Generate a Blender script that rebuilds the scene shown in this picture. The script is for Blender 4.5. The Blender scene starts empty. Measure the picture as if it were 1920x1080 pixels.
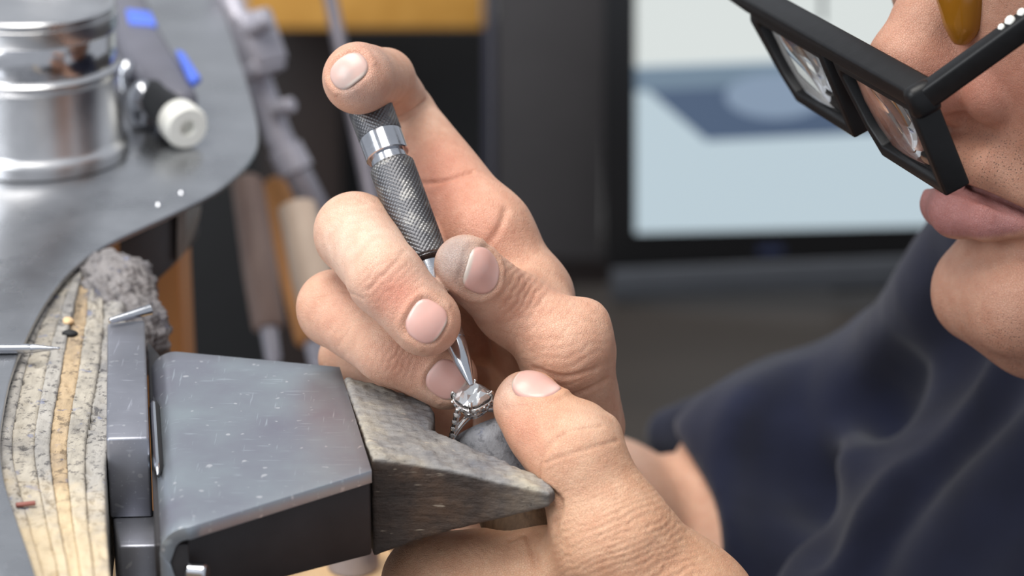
import bpy, bmesh, math, random
import numpy as np
from mathutils import Vector, Matrix

random.seed(7); rng = np.random.default_rng(7)
scene = bpy.context.scene
COL = scene.collection

# ------------------------------------------------------------------ camera, world, lights, exposure
PITCH = math.radians(21.0); FPX = 5333.0; D0 = 0.61
CAM = np.array([0.0, 0.0, 1.155])
RGT = np.array([1.0, 0.0, 0.0])
FWD = np.array([0.0, math.cos(PITCH), -math.sin(PITCH)])
UPV = np.array([0.0, math.sin(PITCH), math.cos(PITCH)])
R3 = np.stack([RGT, UPV, -FWD], axis=1)          # camera axes as columns

cam = bpy.data.cameras.new('camera'); cam_o = bpy.data.objects.new('camera', cam); COL.objects.link(cam_o)
cam_o.location = CAM; cam_o.rotation_euler = (math.pi/2 - PITCH, 0, 0)
cam.sensor_width = 36.0; cam.lens = 36.0*FPX/1920.0
cam.clip_start = 0.02; cam.clip_end = 60
cam.dof.use_dof = True; cam.dof.focus_distance = 0.612; cam.dof.aperture_fstop = 13.0
scene.camera = cam_o

w = bpy.data.worlds.new('world'); scene.world = w; w.use_nodes = True
bg = w.node_tree.nodes['Background']; bg.inputs[0].default_value = (0.87, 0.92, 1.0, 1); bg.inputs[1].default_value = 0.68

def area(name, loc, target, sx, sy, power, color):
    l = bpy.data.lights.new(name, 'AREA'); l.shape = 'RECTANGLE'; l.size = sx; l.size_y = sy; l.energy = power; l.color = color
    o = bpy.data.objects.new(name, l); COL.objects.link(o); o.location = loc
    d = Vector(target) - Vector(loc); o.rotation_euler = d.to_track_quat('-Z', 'Y').to_euler(); return o
area('ceiling_lamp_light', (-0.30, 0.45, 2.15), (0, 0.58, 0.92), 1.1, 0.7, 23, (1.0, 0.96, 0.90))
area('window_light', (-1.5, -0.45, 1.9), (0.02, 0.6, 0.92), 1.1, 1.1, 27, (0.95, 0.98, 1.0))

scene.view_settings.view_transform = 'Standard'; scene.view_settings.look = 'None'
scene.view_settings.gamma = 1.0; scene.view_settings.use_curve_mapping = False
scene.view_settings.exposure = 0.0

# ------------------------------------------------------------------ coordinates
def pm(px, py, z=0.0):
    """picture point at z mm in front of the plane 0.61 m away -> millimetres in camera axes"""
    d = D0*1000 - z
    return np.array([(px-960)/FPX*d, (540-py)/FPX*d, z], dtype=np.float64)
def rm(rpx, z=0.0): return rpx/FPX*(D0*1000 - z)
def mm2w(p):
    p = np.asarray(p, dtype=np.float64)
    q = p/1000.0; q = q - np.array([0, 0, D0])
    return CAM + q @ R3.T
def at(px, py, d):
    return CAM + R3 @ np.array([(px-960)/FPX*d, (540-py)/FPX*d, -d])
def hit(px, py, p0, n):
    r = R3 @ np.array([(px-960)/FPX, (540-py)/FPX, -1.0]); n = np.asarray(n, float)
    t = np.dot(np.asarray(p0, float)-CAM, n)/np.dot(r, n); return CAM + r*t
ZB = 1.155 - 0.2448                               # top of the bench
def onz(px, py, z=ZB): return hit(px, py, (0, 0, z), (0, 0, 1))
def dirw(v): return R3 @ np.asarray(v, float)

# ------------------------------------------------------------------ materials
def lin(r, g, b):
    f = lambda c: (c/255/12.92) if c/255 <= 0.04045 else ((c/255+0.055)/1.055)**2.4
    return (f(r), f(g), f(b), 1)
class NT:
    def __init__(s, name):
        s.m = bpy.data.materials.new(name); s.m.use_nodes = True; s.t = s.m.node_tree; s.n = s.t.nodes
        s.b = s.n['Principled BSDF']; s.out = s.n['Material Output']
    def add(s, typ, **kw):
        n = s.n.new(typ)
        for k, v in kw.items():
            if k in n.inputs: n.inputs[k].default_value = v
            else: setattr(n, k, v)
        return n
    def link(s, a, b): s.t.links.new(a, b)
    def coord(s, scale=(1, 1, 1), kind='Object'):
        tc = s.add('ShaderNodeTexCoord'); mp = s.add('ShaderNodeMapping'); mp.inputs['Scale'].default_value = scale
        s.link(tc.outputs[kind], mp.inputs['Vector']); return mp.outputs[0]
    def noise(s, vec, scale, detail=4, rough=0.55):
        n = s.add('ShaderNodeTexNoise'); n.inputs['Scale'].default_value = scale; n.inputs['Detail'].default_value = detail
        n.inputs['Roughness'].default_value = rough; s.link(vec, n.inputs['Vector']); return n.outputs['Fac']
    def ramp(s, fac, stops):
        r = s.add('ShaderNodeValToRGB'); e = r.color_ramp.elements
        e[0].position, e[0].color = stops[0]; e[1].position, e[1].color = stops[-1]
        for p, c in stops[1:-1]:
            x = e.new(p); x.color = c
        s.link(fac, r.inputs[0]); return r.outputs[0]
    def mix(s, fac, a, b, mode='MIX'):
        m = s.add('ShaderNodeMix'); m.data_type = 'RGBA'; m.blend_type = mode
        if isinstance(fac, (int, float)): m.inputs[0].default_value = fac
        else: s.link(fac, m.inputs[0])
        for v, i in ((a, 6), (b, 7)):
            if isinstance(v, tuple): m.inputs[i].default_value = v
            else: s.link(v, m.inputs[i])
        return m.outputs[2]
    def bump(s, h, strength, dist, prev=None):
        b = s.add('ShaderNodeBump'); b.inputs['Strength'].default_value = strength; b.inputs['Distance'].default_value = dist
        s.link(h, b.inputs['Height'])
        if prev is not None: s.link(prev, b.inputs['Normal'])
        return b.outputs[0]
    def set(s, **kw):
        for k, v in kw.items():
            k = k.replace('_', ' ').title() if k not in s.b.inputs else k
            i = s.b.inputs[k]
            if hasattr(v, 'links') or isinstance(v, bpy.types.NodeSocket): s.link(v, i)
            else: i.default_value = v

def plain(name, col, rough=0.5, metal=0.0, var=0.12, scale=60, bump=0.0, bdist=0.0003):
    t = NT(name); v = t.coord(); n = t.noise(v, scale)
    c = t.ramp(n, [(0.3, tuple(x*(1-var) for x in col[:3])+(1,)), (0.7, tuple(min(1, x*(1+var)) for x in col[:3])+(1,))])
    t.set(**{'Base Color': c, 'Roughness': rough, 'Metallic': metal})
    if bump: t.set(Normal=t.bump(t.noise(v, scale*3, 6), bump, bdist))
    return t.m

def metal_mat(name, col, rough, scratch=0.25, spots=0.0, tint=None, scale=900, rvar=0.15, metal=1.0):
    t = NT(name); v = t.coord()
    n1 = t.noise(v, 45, 5); n2 = t.noise(v, scale, 3)
    dark = tuple(x*0.72 for x in col[:3])+(1,)
    c = t.ramp(n1, [(0.3, dark if tint is None else tint), (0.68, col)])
    # fine crossing scratches
    w1 = t.coord((1, 0.06, 1)); s1 = t.noise(w1, 1400, 2); w2 = t.coord((0.08, 1, 0.3)); s2 = t.noise(w2, 1500, 2)
    sc = t.add('ShaderNodeMath', operation='MAXIMUM'); t.link(s1, sc.inputs[0]); t.link(s2, sc.inputs[1])
    scm = t.ramp(sc.outputs[0], [(0.66, (0, 0, 0, 1)), (0.74, (1, 1, 1, 1))])
    mfac = t.add('ShaderNodeMath', operation='MULTIPLY'); t.link(scm, mfac.inputs[0]); mfac.inputs[1].default_value = scratch
    c = t.mix(mfac.outputs[0], c, tuple(min(1, x*1.7+0.1) for x in col[:3])+(1,))
    if spots:
        sp = t.ramp(t.noise(v, 420, 1), [(0.70, (0, 0, 0, 1)), (0.74, (1, 1, 1, 1))])
        k = t.add('ShaderNodeMath', operation='MULTIPLY'); t.link(sp, k.inputs[0]); k.inputs[1].default_value = spots
        c = t.mix(k.outputs[0], c, (0.75, 0.75, 0.77, 1))
    rr = t.add('ShaderNodeMapRange'); rr.inputs[3].default_value = rough-rvar*0.5; rr.inputs[4].default_value = rough+rvar; t.link(n1, rr.inputs[0])
    t.set(**{'Base Color': c, 'Metallic': metal, 'Roughness': rr.outputs[0], 'Normal': t.bump(sc.outputs[0], 0.08, 0.0001)})
    return t.m

def skin_mat():
    t = NT('skin')
    a = t.add('ShaderNodeAttribute', attribute_name='skincol'); st = t.add('ShaderNodeAttribute', attribute_name='stubble')
    v = t.coord()
    mott = t.ramp(t.noise(v, 260, 5), [(0.3, (0.93, 0.85, 0.82, 1)), (0.7, (1.07, 1.09, 1.10, 1))])
    c = t.mix(1.0, a.outputs['Color'], mott, 'MULTIPLY')
    vo = t.add('ShaderNodeTexVoronoi', Scale=1650.0); t.link(v, vo.inputs['Vector'])
    dot = t.ramp(vo.outputs['Distance'], [(0.16, (1, 1, 1, 1)), (0.30, (0, 0, 0, 1))])
    k = t.add('ShaderNodeMath', operation='MULTIPLY'); t.link(dot, k.inputs[0]); t.link(st.outputs['Fac'], k.inputs[1])
    c = t.mix(k.outputs[0], c, (0.05, 0.035, 0.03, 1))
    vo2 = t.add('ShaderNodeTexVoronoi', Scale=1900.0); vo2.feature = 'DISTANCE_TO_EDGE'; t.link(v, vo2.inputs['Vector'])
    cell = t.ramp(vo2.outputs['Distance'], [(0.0, (0, 0, 0, 1)), (0.12, (1, 1, 1, 1))])
    b1 = t.bump(cell, 0.5, 0.0002); b2 = t.bump(t.noise(v, 800, 6, 0.7), 0.6, 0.0004, b1)
    rr = t.add('ShaderNodeMapRange'); rr.inputs[3].default_value = 0.34; rr.inputs[4].default_value = 0.54; t.link(t.noise(v, 400, 3), rr.inputs[0])
    t.set(**{'Base Color': c, 'Roughness': rr.outputs[0], 'Normal': b2, 'Subsurface Weight': 0.22, 'Subsurface Radius': (1.0, 0.36, 0.2),
             'Subsurface Scale': 0.0016, 'Specular IOR Level': 0.42})
    return t.m
def nail_mat(name='nail'):
    t = NT(name); a = t.add('ShaderNodeAttribute', attribute_name='nailcol'); v = t.coord()
    t.set(**{'Base Color': a.outputs['Color'], 'Roughness': 0.3, 'Specular IOR Level': 0.5, 'Subsurface Weight': 0.2,
             'Subsurface Radius': (1, 0.4, 0.3), 'Subsurface Scale': 0.001,
             'Normal': t.bump(t.noise(t.coord((1, 1, 1)), 800, 4), 0.12, 0.0002)})
    return t.m
def fabric_mat():
    t = NT('navy_cotton'); v = t.coord()
    c = t.ramp(t.noise(v, 30, 3), [(0.3, lin(18, 21, 35)), (0.7, lin(26, 30, 49))])
    t.set(**{'Base Color': c, 'Roughness': 0.95, 'Sheen Weight': 0.12, 'Sheen Roughness': 0.6,
             'Normal': t.bump(t.noise(v, 2600, 2), 0.25, 0.0003), 'Specular IOR Level': 0.1}); return t.m
def pin_mat():
    t = NT('worn_grey_wood'); v = t.coord(); vs = t.coord((0.35, 2.2, 2.2))
    big = t.noise(v, 70, 5, 0.6); fine = t.noise(v, 620, 6, 0.7); gr = t.noise(vs, 420, 4, 0.6)
    # dirt greys on the worn top; browner cut sides with shade in their colour
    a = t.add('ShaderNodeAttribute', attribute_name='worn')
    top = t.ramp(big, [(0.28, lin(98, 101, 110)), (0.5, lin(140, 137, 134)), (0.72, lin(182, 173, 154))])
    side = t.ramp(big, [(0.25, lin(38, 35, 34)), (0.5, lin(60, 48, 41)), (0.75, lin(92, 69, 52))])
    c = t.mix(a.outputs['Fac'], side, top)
    c = t.mix(0.45, c, t.ramp(gr, [(0.3, (0.45, 0.43, 0.42, 1)), (0.7, (1.15, 1.12, 1.08, 1))]), 'MULTIPLY')
    sp = t.ramp(fine, [(0.30, (0.35, 0.34, 0.34, 1)), (0.42, (1, 1, 1, 1))]); c = t.mix(0.7, c, sp, 'MULTIPLY')
    sc = t.coord((1.0, 1, 0.05)); s1 = t.ramp(t.noise(t.coord((0.12, 1, 0.9)), 900, 2), [(0.68, (0, 0, 0, 1)), (0.74, (0.5, 0.5, 0.5, 1))])
    c = t.mix(s1, c, lin(196, 180, 160))
    h = t.mix(0.5, fine, gr)
    t.set(**{'Base Color': c, 'Roughness': 0.75, 'Normal': t.bump(h, 0.9, 0.0009)}); return t.m
def dirt_wood_mat(name, base, dark, pits=1.0, clean=0.75):
    t = NT(name); v = t.coord(); vs = t.coord((1, 0.16, 1))
    c = t.ramp(t.noise(v, 55, 6, 0.65), [(0.28, dark), (0.5, base), (0.74, tuple(min(1, x*1.25) for x in base[:3])+(1,))])
    g = t.noise(vs, 520, 5, 0.6); c = t.mix(0.4, c, t.ramp(g, [(0.3, (0.5, 0.5, 0.5, 1)), (0.7, (1.1, 1.1, 1.1, 1))]), 'MULTIPLY')
    f = t.noise(v, 480, 4, 0.7); sp = t.ramp(f, [(0.38, (0.16, 0.16, 0.19, 1)), (0.46, (1, 1, 1, 1))]); c = t.mix(0.8*pits, c, sp, 'MULTIPLY')
    bl = t.ramp(t.noise(v, 300, 2), [(0.66, (0, 0, 0, 1)), (0.72, (0.5, 0.5, 0.5, 1))]); c = t.mix(bl, c, lin(96, 106, 140))
    # cleaner, beige wood towards the jeweller's end of each piece
    tc = t.add('ShaderNodeTexCoord'); sx = t.add('ShaderNodeSeparateXYZ'); t.link(tc.outputs['Generated'], sx.inputs[0])
    ad = t.add('ShaderNodeMath', operation='MULTIPLY_ADD'); t.link(t.noise(v, 90, 4, .6), ad.inputs[0]); ad.inputs[1].default_value = .5; t.link(sx.outputs[1], ad.inputs[2])
    k = t.ramp(ad.outputs[0], [(0.46, (clean, clean, clean, 1)), (0.66, (0, 0, 0, 1))]); c = t.mix(k, c, lin(206, 186, 152))
    t.set(**{'Base Color': c, 'Roughness': 0.85, 'Normal': t.bump(t.mix(0.5, f, g), 0.9, 0.0009)}); return t.m
def glass_mat(name, col=(1, 1, 1, 1), ior=1.5, rough=0.0):
    t = NT(name); t.set(**{'Base Color': col, 'Roughness': rough, 'Transmission Weight': 1.0, 'IOR': ior}); return t.m
def wood_mat(name, a, b, stretch=(1, 0.1, 1), scale=60):
    t = NT(name); n = t.noise(t.coord(stretch), scale, 5, 0.6)
    t.set(**{'Base Color': t.ramp(n, [(0.3, a), (0.7, b)]), 'Roughness': 0.6, 'Normal': t.bump(n, 0.15, 0.0005)}); return t.m
def emit_mat(name, col, strength):
    t = NT(name); t.set(**{'Base Color': (0.01, 0.01, 0.01, 1), 'Roughness': 0.3, 'Emission Color': col, 'Emission Strength': strength}); return t.m

M = {}
M['skin'] = skin_mat(); M['nail'] = nail_mat(); M['fabric'] = fabric_mat(); M['pin'] = pin_mat()
M['plate'] = metal_mat('blued_steel_plate', lin(158, 168, 174), 0.34, 0.40, 0.6, tint=lin(144, 144, 156), metal=0.8)
M['block'] = metal_mat('ground_steel', lin(160, 162, 172), 0.36, 0.40, 0.3, metal=0.8)
M['sheet'] = metal_mat('bench_sheet_steel', lin(182, 184, 188), 0.25, 0.15, 0.1, metal=0.93)
M['dark_steel'] = plain('black_oxide_steel', lin(44, 42, 44), 0.5, 0.4, 0.25, 80, 0.2)
M['chrome'] = metal_mat('polished_steel', lin(200, 202, 208), 0.12, 0.1)
M['knurl'] = metal_mat('knurled_steel', lin(128, 128, 130), 0.34, 0.0, 0.0, tint=lin(92, 92, 95))
M['can'] = metal_mat('aluminium_can', lin(214, 214, 216), 0.26, 0.12)
M['can_shiny'] = metal_mat('polished_aluminium', lin(205, 205, 208), 0.12, 0.05)
M['grey_metal'] = plain('grey_painted_metal', lin(162, 160, 170), 0.45, 0.35)
M['silver'] = metal_mat('white_gold', lin(246, 243, 240), 0.22, 0.05)
M['diamond'] = glass_mat('diamond', (1, 1, 1, 1), 2.0); M['diamond'].node_tree.nodes['Principled BSDF'].inputs['Transmission Weight'].default_value = 0.75; M['diamond'].node_tree.nodes['Principled BSDF'].inputs['Metallic'].default_value = 0.42
M['black_plastic'] = plain('scratched_black_plastic', lin(11, 11, 13), 0.42, 0, 0.35, 300, 0.15, 0.0002)
M['black_plastic'].node_tree.nodes['Principled BSDF'].inputs['Specular IOR Level'].default_value = 0.3
M['lens'] = glass_mat('magnifier_lens', (0.97, 0.97, 0.97, 1), 1.45)
M['amber'] = glass_mat('amber_acetate', (0.38, 0.16, 0.015, 1), 1.45, 0.1); M['amber'].node_tree.nodes['Principled BSDF'].inputs['Transmission Weight'].default_value = 0.45
M['white_plastic'] = plain('cream_plastic', lin(226, 226, 220), 0.4, 0, 0.05)
M['blue'] = plain('blue_plastic', lin(80, 112, 220), 0.45, 0, 0.05)
M['grey_plastic'] = plain('grey_plastic', lin(98, 98, 108), 0.5, 0, 0.08)
M['black'] = plain('black_matte', lin(14, 15, 18), 0.7, 0, 0.2)
M['orange_wood'] = wood_mat('orange_varnished_wood', lin(196, 142, 62), lin(216, 162, 80))
M['leg_wood'] = wood_mat('bench_leg_wood', lin(168, 112, 60), lin(190, 132, 76), (1, 1, 0.1))
M['tan_wood'] = wood_mat('tan_wood', lin(206, 172, 130), lin(226, 194, 152))
M['brown_wood'] = wood_mat('dark_brown_wood', lin(30, 21, 19), lin(44, 31, 27), (1, 1, .1), 20)
M['clamp_wood'] = wood_mat('clamp_wood', lin(88, 68, 50), lin(124, 98, 74), (2, 2, 0.1), 500)
M['handle_wood'] = wood_mat('handle_wood', lin(124, 104, 98), lin(150, 128, 118), (1, 1, .1))
M['tan_handle'] = wood_mat('tan_handle', lin(176, 156, 140), lin(196, 176, 158), (1, 1, .1))
M['grey_panel'] = plain('dark_grey_laminate', lin(62, 60, 62), 0.6, 0, 0.05)
M['desk'] = wood_mat('dark_desk', lin(42, 37, 33), lin(54, 47, 42), (0.1, 1, 1), 12)

# ------------------------------------------------------------------ objects
def tag(o, label=None, cat=None, group=None, kind=None):
    if label: o['label'] = label
    if cat: o['category'] = cat
    if group: o['group'] = group
    if kind: o['kind'] = kind
    return o
def empty(name, loc, label, cat, group=None):
    o = bpy.data.objects.new(name, None); COL.objects.link(o); o.location = tuple(loc); o.empty_display_size = 0.01
    return tag(o, label, cat, group)
def link(name, me, mat, parent=None, smooth=False, org=None):
    o = bpy.data.objects.new(name, me); COL.objects.link(o)
    for m in (mat if isinstance(mat, list) else [mat]):
        if m is not None: me.materials.append(m)
    if smooth: me.polygons.foreach_set('use_smooth', np.ones(len(me.polygons), dtype=bool))
    if org is None and parent is None and len(me.vertices):
        n = len(me.vertices); a = np.empty(n*3); me.vertices.foreach_get('co', a); a = a.reshape(-1, 3)
        org = np.array([a[:, 0].mean(), a[:, 1].mean(), a[:, 2].min()])
    if parent is not None:
        o.parent = parent; p = parent; off = Vector((0, 0, 0))
        while p is not None:
            off += Vector(p.location); p = p.parent
        me.transform(Matrix.Translation(-off))
    else:
        me.transform(Matrix.Translation(-Vector(tuple(org)))); o.location = tuple(org)
    return o
def mesh_np(name, verts, faces):
    """faces: (n,4) or (n,3) integer array"""
    me = bpy.data.meshes.new(name); verts = np.asarray(verts, np.float32); faces = np.asarray(faces, np.int32); k = faces.shape[1]
    me.vertices.add(len(verts)); me.vertices.foreach_set('co', verts.ravel())
    me.loops.add(faces.size); me.loops.foreach_set('vertex_index', faces.ravel())
    me.polygons.add(len(faces)); me.polygons.foreach_set('loop_start', np.arange(0, faces.size, k, dtype=np.int32))
    try: me.polygons.foreach_set('loop_total', np.full(len(faces), k, dtype=np.int32))
    except Exception: pass
    me.update(calc_edges=True); me.validate(); return me
def mesh_py(name, v, f):
    me = bpy.data.meshes.new(name); me.from_pydata([tuple(map(float, x)) for x in v], [], f); me.update(); return me
def colour_attr(me, name, cols):
    a = me.attributes.new(name, 'FLOAT_COLOR', 'POINT'); c = np.ones((len(cols), 4), np.float32); c[:, :3] = cols; a.data.foreach_set('color', c.ravel())
def float_attr(me, name, vals):
    a = me.attributes.new(name, 'FLOAT', 'POINT'); a.data.foreach_set('value', np.asarray(vals, np.float32))
def recalc(me):
    bm = bmesh.new(); bm.from_mesh(me); bmesh.ops.recalc_face_normals(bm, faces=bm.faces); bm.to_mesh(me); bm.free()
def bevel(o, w, seg=2):
    m = o.modifiers.new('bevel', 'BEVEL'); m.width = w; m.segments = seg; m.limit_method = 'ANGLE'; m.angle_limit = math.radians(35)
    for p in o.data.polygons: p.use_smooth = True
    return o
def obox(name, c, ax, ay, az, sx, sy, sz, mat, parent=None, bev=0.0):
    """oriented box: centre, unit axes, full sizes"""
    c, ax, ay, az = [np.asarray(q, float) for q in (c, ax, ay, az)]
    v = [c + ax*sx*i/2 + ay*sy*j/2 + az*sz*k/2 for i in (-1, 1) for j in (-1, 1) for k in (-1, 1)]
    f = [(0, 1, 3, 2), (4, 6, 7, 5), (0, 4, 5, 1), (2, 3, 7, 6), (0, 2, 6, 4), (1, 5, 7, 3)]
    me = mesh_py(name, v, f); recalc(me); o = link(name, me, mat, parent)
    if bev: bevel(o, bev)
    return o
XA, YA, ZA = np.eye(3)
def box(name, lo, hi, mat, parent=None, bev=0.0):
    lo = np.asarray(lo, float); hi = np.asarray(hi, float); s = hi-lo
    return obox(name, (lo+hi)/2, XA, YA, ZA, s[0], s[1], s[2], mat, parent, bev)
def frame_of(d, up=(0, 0, 1)):
    d = np.asarray(d, float); d = d/np.linalg.norm(d); u = np.asarray(up, float)
    if abs(np.dot(d, u)) > 0.97: u = np.array([1.0, 0, 0])
    a = np.cross(u, d); a /= np.linalg.norm(a); b = np.cross(d, a); return d, a, b
def lathe(name, p0, p1, prof, mat, parent=None, seg=48, sharp=True):
    """surface of revolution: prof = [(t along p0->p1 in metres, radius)]"""
    p0 = np.asarray(p0, float); p1 = np.asarray(p1, float); d, a, b = frame_of(p1-p0)
    th = np.linspace(0, 2*math.pi, seg, endpoint=False); v = []; f = []
    for (t, r) in prof:
        for q in th: v.append(p0 + d*t + (a*math.cos(q)+b*math.sin(q))*max(r, 1e-6))
    n = len(prof)
    for i in range(n-1):
        for j in range(seg):
            f.append((i*seg+j, i*seg+(j+1) % seg, (i+1)*seg+(j+1) % seg, (i+1)*seg+j))
    f.append(tuple(range(seg))[::-1]); f.append(tuple(range((n-1)*seg, n*seg)))
    me = mesh_py(name, v, f); recalc(me); o = link(name, me, mat, parent, True)
    if sharp:
        m = o.modifiers.new('split', 'EDGE_SPLIT'); m.split_angle = math.radians(38)
    return o
def rod(name, p0, p1, r, mat, parent=None, seg=24, r1=None, ch=None):
    L = np.linalg.norm(np.asarray(p1, float)-np.asarray(p0, float)); r1 = r if r1 is None else r1; ch = min(r, r1)*0.2 if ch is None else ch
    return lathe(name, p0, p1, [(0, r-ch), (ch, r), (L-ch, r1), (L, r1-ch)], mat, parent, seg)
def tube(name, pts, radii, mat, parent=None, seg=12, closed=False):
    pts = [np.asarray(p, float) for p in pts]; n = len(pts); v = []; f = []
    if not hasattr(radii, '__len__'): radii = [radii]*n
    prev = None
    for i, p in enumerate(pts):
        if closed: d = pts[(i+1) % n]-pts[i-1]
        else: d = pts[min(i+1, n-1)]-pts[max(i-1, 0)]
        d = d/np.linalg.norm(d)
        if prev is None: _, a, b = frame_of(d)
        else:
            a = prev-d*np.dot(prev, d); a /= np.linalg.norm(a); b = np.cross(d, a)
        prev = a
        for j in range(seg):
            q = 2*math.pi*j/seg; v.append(p+(a*math.cos(q)+b*math.sin(q))*radii[i])
    for i in range(n if closed else n-1):
        for j in range(seg):
            k = (i+1) % n; f.append((i*seg+j, i*seg+(j+1) % seg, k*seg+(j+1) % seg, k*seg+j))
    if not closed: f.append(tuple(range(seg))[::-1]); f.append(tuple(range((n-1)*seg, n*seg)))
    me = mesh_py(name, v, f); recalc(me); return link(name, me, mat, parent, True)
def prism(name, poly, z0, z1, mat, parent=None, bev=0.0, kind=None):
    """vertical prism on a ground polygon (x, y)"""
    n = len(poly); v = [(p[0], p[1], z0) for p in poly]+[(p[0], p[1], z1) for p in poly]
    f = [tuple(range(n))[::-1], tuple(range(n, 2*n))]+[(i, (i+1) % n, n+(i+1) % n, n+i) for i in range(n)]
    me = mesh_py(name, v, f); recalc(me); o = link(name, me, mat, parent)
    if bev: bevel(o, bev)
    return o
def catmull(pts, n=8, closed=False):
    P = [np.asarray(p, float) for p in pts]; out = []; m = len(P)
    for i in range(m if closed else m-1):
        if closed: a, b, c, d = P[i-1], P[i], P[(i+1) % m], P[(i+2) % m]
        else: a, b, c, d = P[max(i-1, 0)], P[i], P[i+1], P[min(i+2, m-1)]
        for k in range(n):
            t = k/n; out.append(0.5*((2*b)+(c-a)*t+(2*a-5*b+4*c-d)*t*t+(3*b-a-3*c+d)*t**3))
    if not closed: out.append(P[-1])
    return out

# ------------------------------------------------------------------ signed distance modelling (bodies, worn wood)
def cap(P, a, b, ra, rb):
    X, Y, Z = P; a = np.asarray(a, np.float32); ba = np.asarray(b, np.float32)-a; L2 = float(ba@ba)+1e-9
    px, py, pz = X-a[0], Y-a[1], Z-a[2]
    t = np.clip((px*ba[0]+py*ba[1]+pz*ba[2])/L2, 0, 1)
    return np.sqrt((px-t*ba[0])**2+(py-t*ba[1])**2+(pz-t*ba[2])**2)-(ra+(rb-ra)*t)
def ell(P, c, axes, rad):
    X, Y, Z = P; px, py, pz = X-c[0], Y-c[1], Z-c[2]; k0 = 0; k1 = 0
    for a, r in zip(axes, rad):
        q = px*a[0]+py*a[1]+pz*a[2]; k0 = k0+(q/r)**2; k1 = k1+(q/r/r)**2
    k0 = np.sqrt(k0); k1 = np.sqrt(k1)+1e-9; return k0*(k0-1)/k1
def smin(a, b, k):
    h = np.clip(0.5+0.5*(b-a)/k, 0, 1); return b*(1-h)+a*h-k*h*(1-h)
def smax(a, b, k): return -smin(-a, -b, k)
def chain(P, J, k=2.5):
    f = None
    for (a, ra), (b, rb) in zip(J[:-1], J[1:]):
        g = cap(P, a, b, ra, rb); f = g if f is None else smin(f, g, k)
    return f
def jt(px, py, z, rpx): return (pm(px, py, z), rm(rpx, z))
def surface_nets(f, org, h):
    nx, ny, nz = f.shape; s = f < 0
    cnt = np.zeros((nx-1, ny-1, nz-1), np.int8)
    for i in (0, 1):
        for j in (0, 1):
            for k in (0, 1): cnt += s[i:nx-1+i, j:ny-1+j, k:nz-1+k]
    act = (cnt > 0) & (cnt < 8); ci = np.argwhere(act); n = len(ci)
    idx = np.full(cnt.shape, -1, np.int32); idx[act] = np.arange(n)
    acc = np.zeros((n, 3)); num = np.zeros(n)
    C = [(i, j, k) for i in (0, 1) for j in (0, 1) for k in (0, 1)]
    fv = {c: f[ci[:, 0]+c[0], ci[:, 1]+c[1], ci[:, 2]+c[2]] for c in C}
    for c in C:
        for ax in range(3):
            if c[ax] == 0:
                e = list(c); e[ax] = 1; e = tuple(e); a, b = fv[c], fv[e]; m = (a < 0) != (b < 0)
                t = np.where(m, a/np.where(m, a-b, 1), 0); p = np.zeros((n, 3)); p += np.array(c); p[:, ax] += t
                acc += p*m[:, None]; num += m
    V = np.asarray(org)+h*(ci+acc/num[:, None]); Q = []
    for ax in range(3):
        o1, o2 = [(1, 2), (2, 0), (0, 1)][ax]
        a = [slice(None)]*3; b = [slice(None)]*3; a[ax] = slice(0, -1); b[ax] = slice(1, None)
        ch = s[tuple(a)] != s[tuple(b)]; e = np.argwhere(ch)
        lim = np.array(cnt.shape); ok = (e[:, o1] > 0) & (e[:, o2] > 0) & (e[:, o1] < lim[o1]) & (e[:, o2] < lim[o2]); e = e[ok]
        u = np.zeros(3, int); u[o1] = 1; v = np.zeros(3, int); v[o2] = 1
        q = np.stack([idx[tuple((e-u-v).T)], idx[tuple((e-v).T)], idx[tuple(e.T)], idx[tuple((e-u).T)]], 1)
        flip = ~s[tuple(e.T)]; q[flip] = q[flip][:, ::-1]; Q.append(q)
    return V, np.concatenate(Q)
def grad(fn, V, e=0.15):
    V = np.asarray(V, np.float32); g = np.empty_like(V)
    for k in range(3):
        d = np.zeros(3, np.float32); d[k] = e
        g[:, k] = fn(tuple((V+d).T))-fn(tuple((V-d).T))
    return g/(np.linalg.norm(g, axis=1, keepdims=True)+1e-9)
def solidmesh(fn, lo, hi, h, steps=1):
    ax = [np.arange(lo[i], hi[i]+h, h, dtype=np.float32) for i in range(3)]
    P = (ax[0][:, None, None], ax[1][None, :, None], ax[2][None, None, :])
    f = np.asarray(fn(P), np.float32); f = np.broadcast_to(f, (len(ax[0]), len(ax[1]), len(ax[2])))
    V, Q = surface_nets(f, lo, h)
    for _ in range(steps):
        G = grad(fn, V); V = V-G*np.clip(fn(tuple(V.T.astype(np.float32))), -h, h)[:, None]
    return V, Q, grad(fn, V, 0.35)
def raycast(fn, px, py, z0=70.0, z1=-140.0):
    zs = np.linspace(z0, z1, 1400); pts = np.stack([pm(px, py, z) for z in zs]); f = fn(tuple(pts.T.astype(np.float32)))
    k = np.argmax(f < 0)
    if f[k] >= 0: return None
    return pts[k]
def nz(V, s, seed=0):
    """cheap smooth noise from summed sines, about -1..1"""
    r = np.random.default_rng(seed); o = 0
    for i in range(7):
        k = r.normal(size=3); k *= (0.6+0.35*i)/np.linalg.norm(k); o = o+np.sin(V@k*s+r.uniform(0, 6.28))
    return o/4.0

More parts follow.
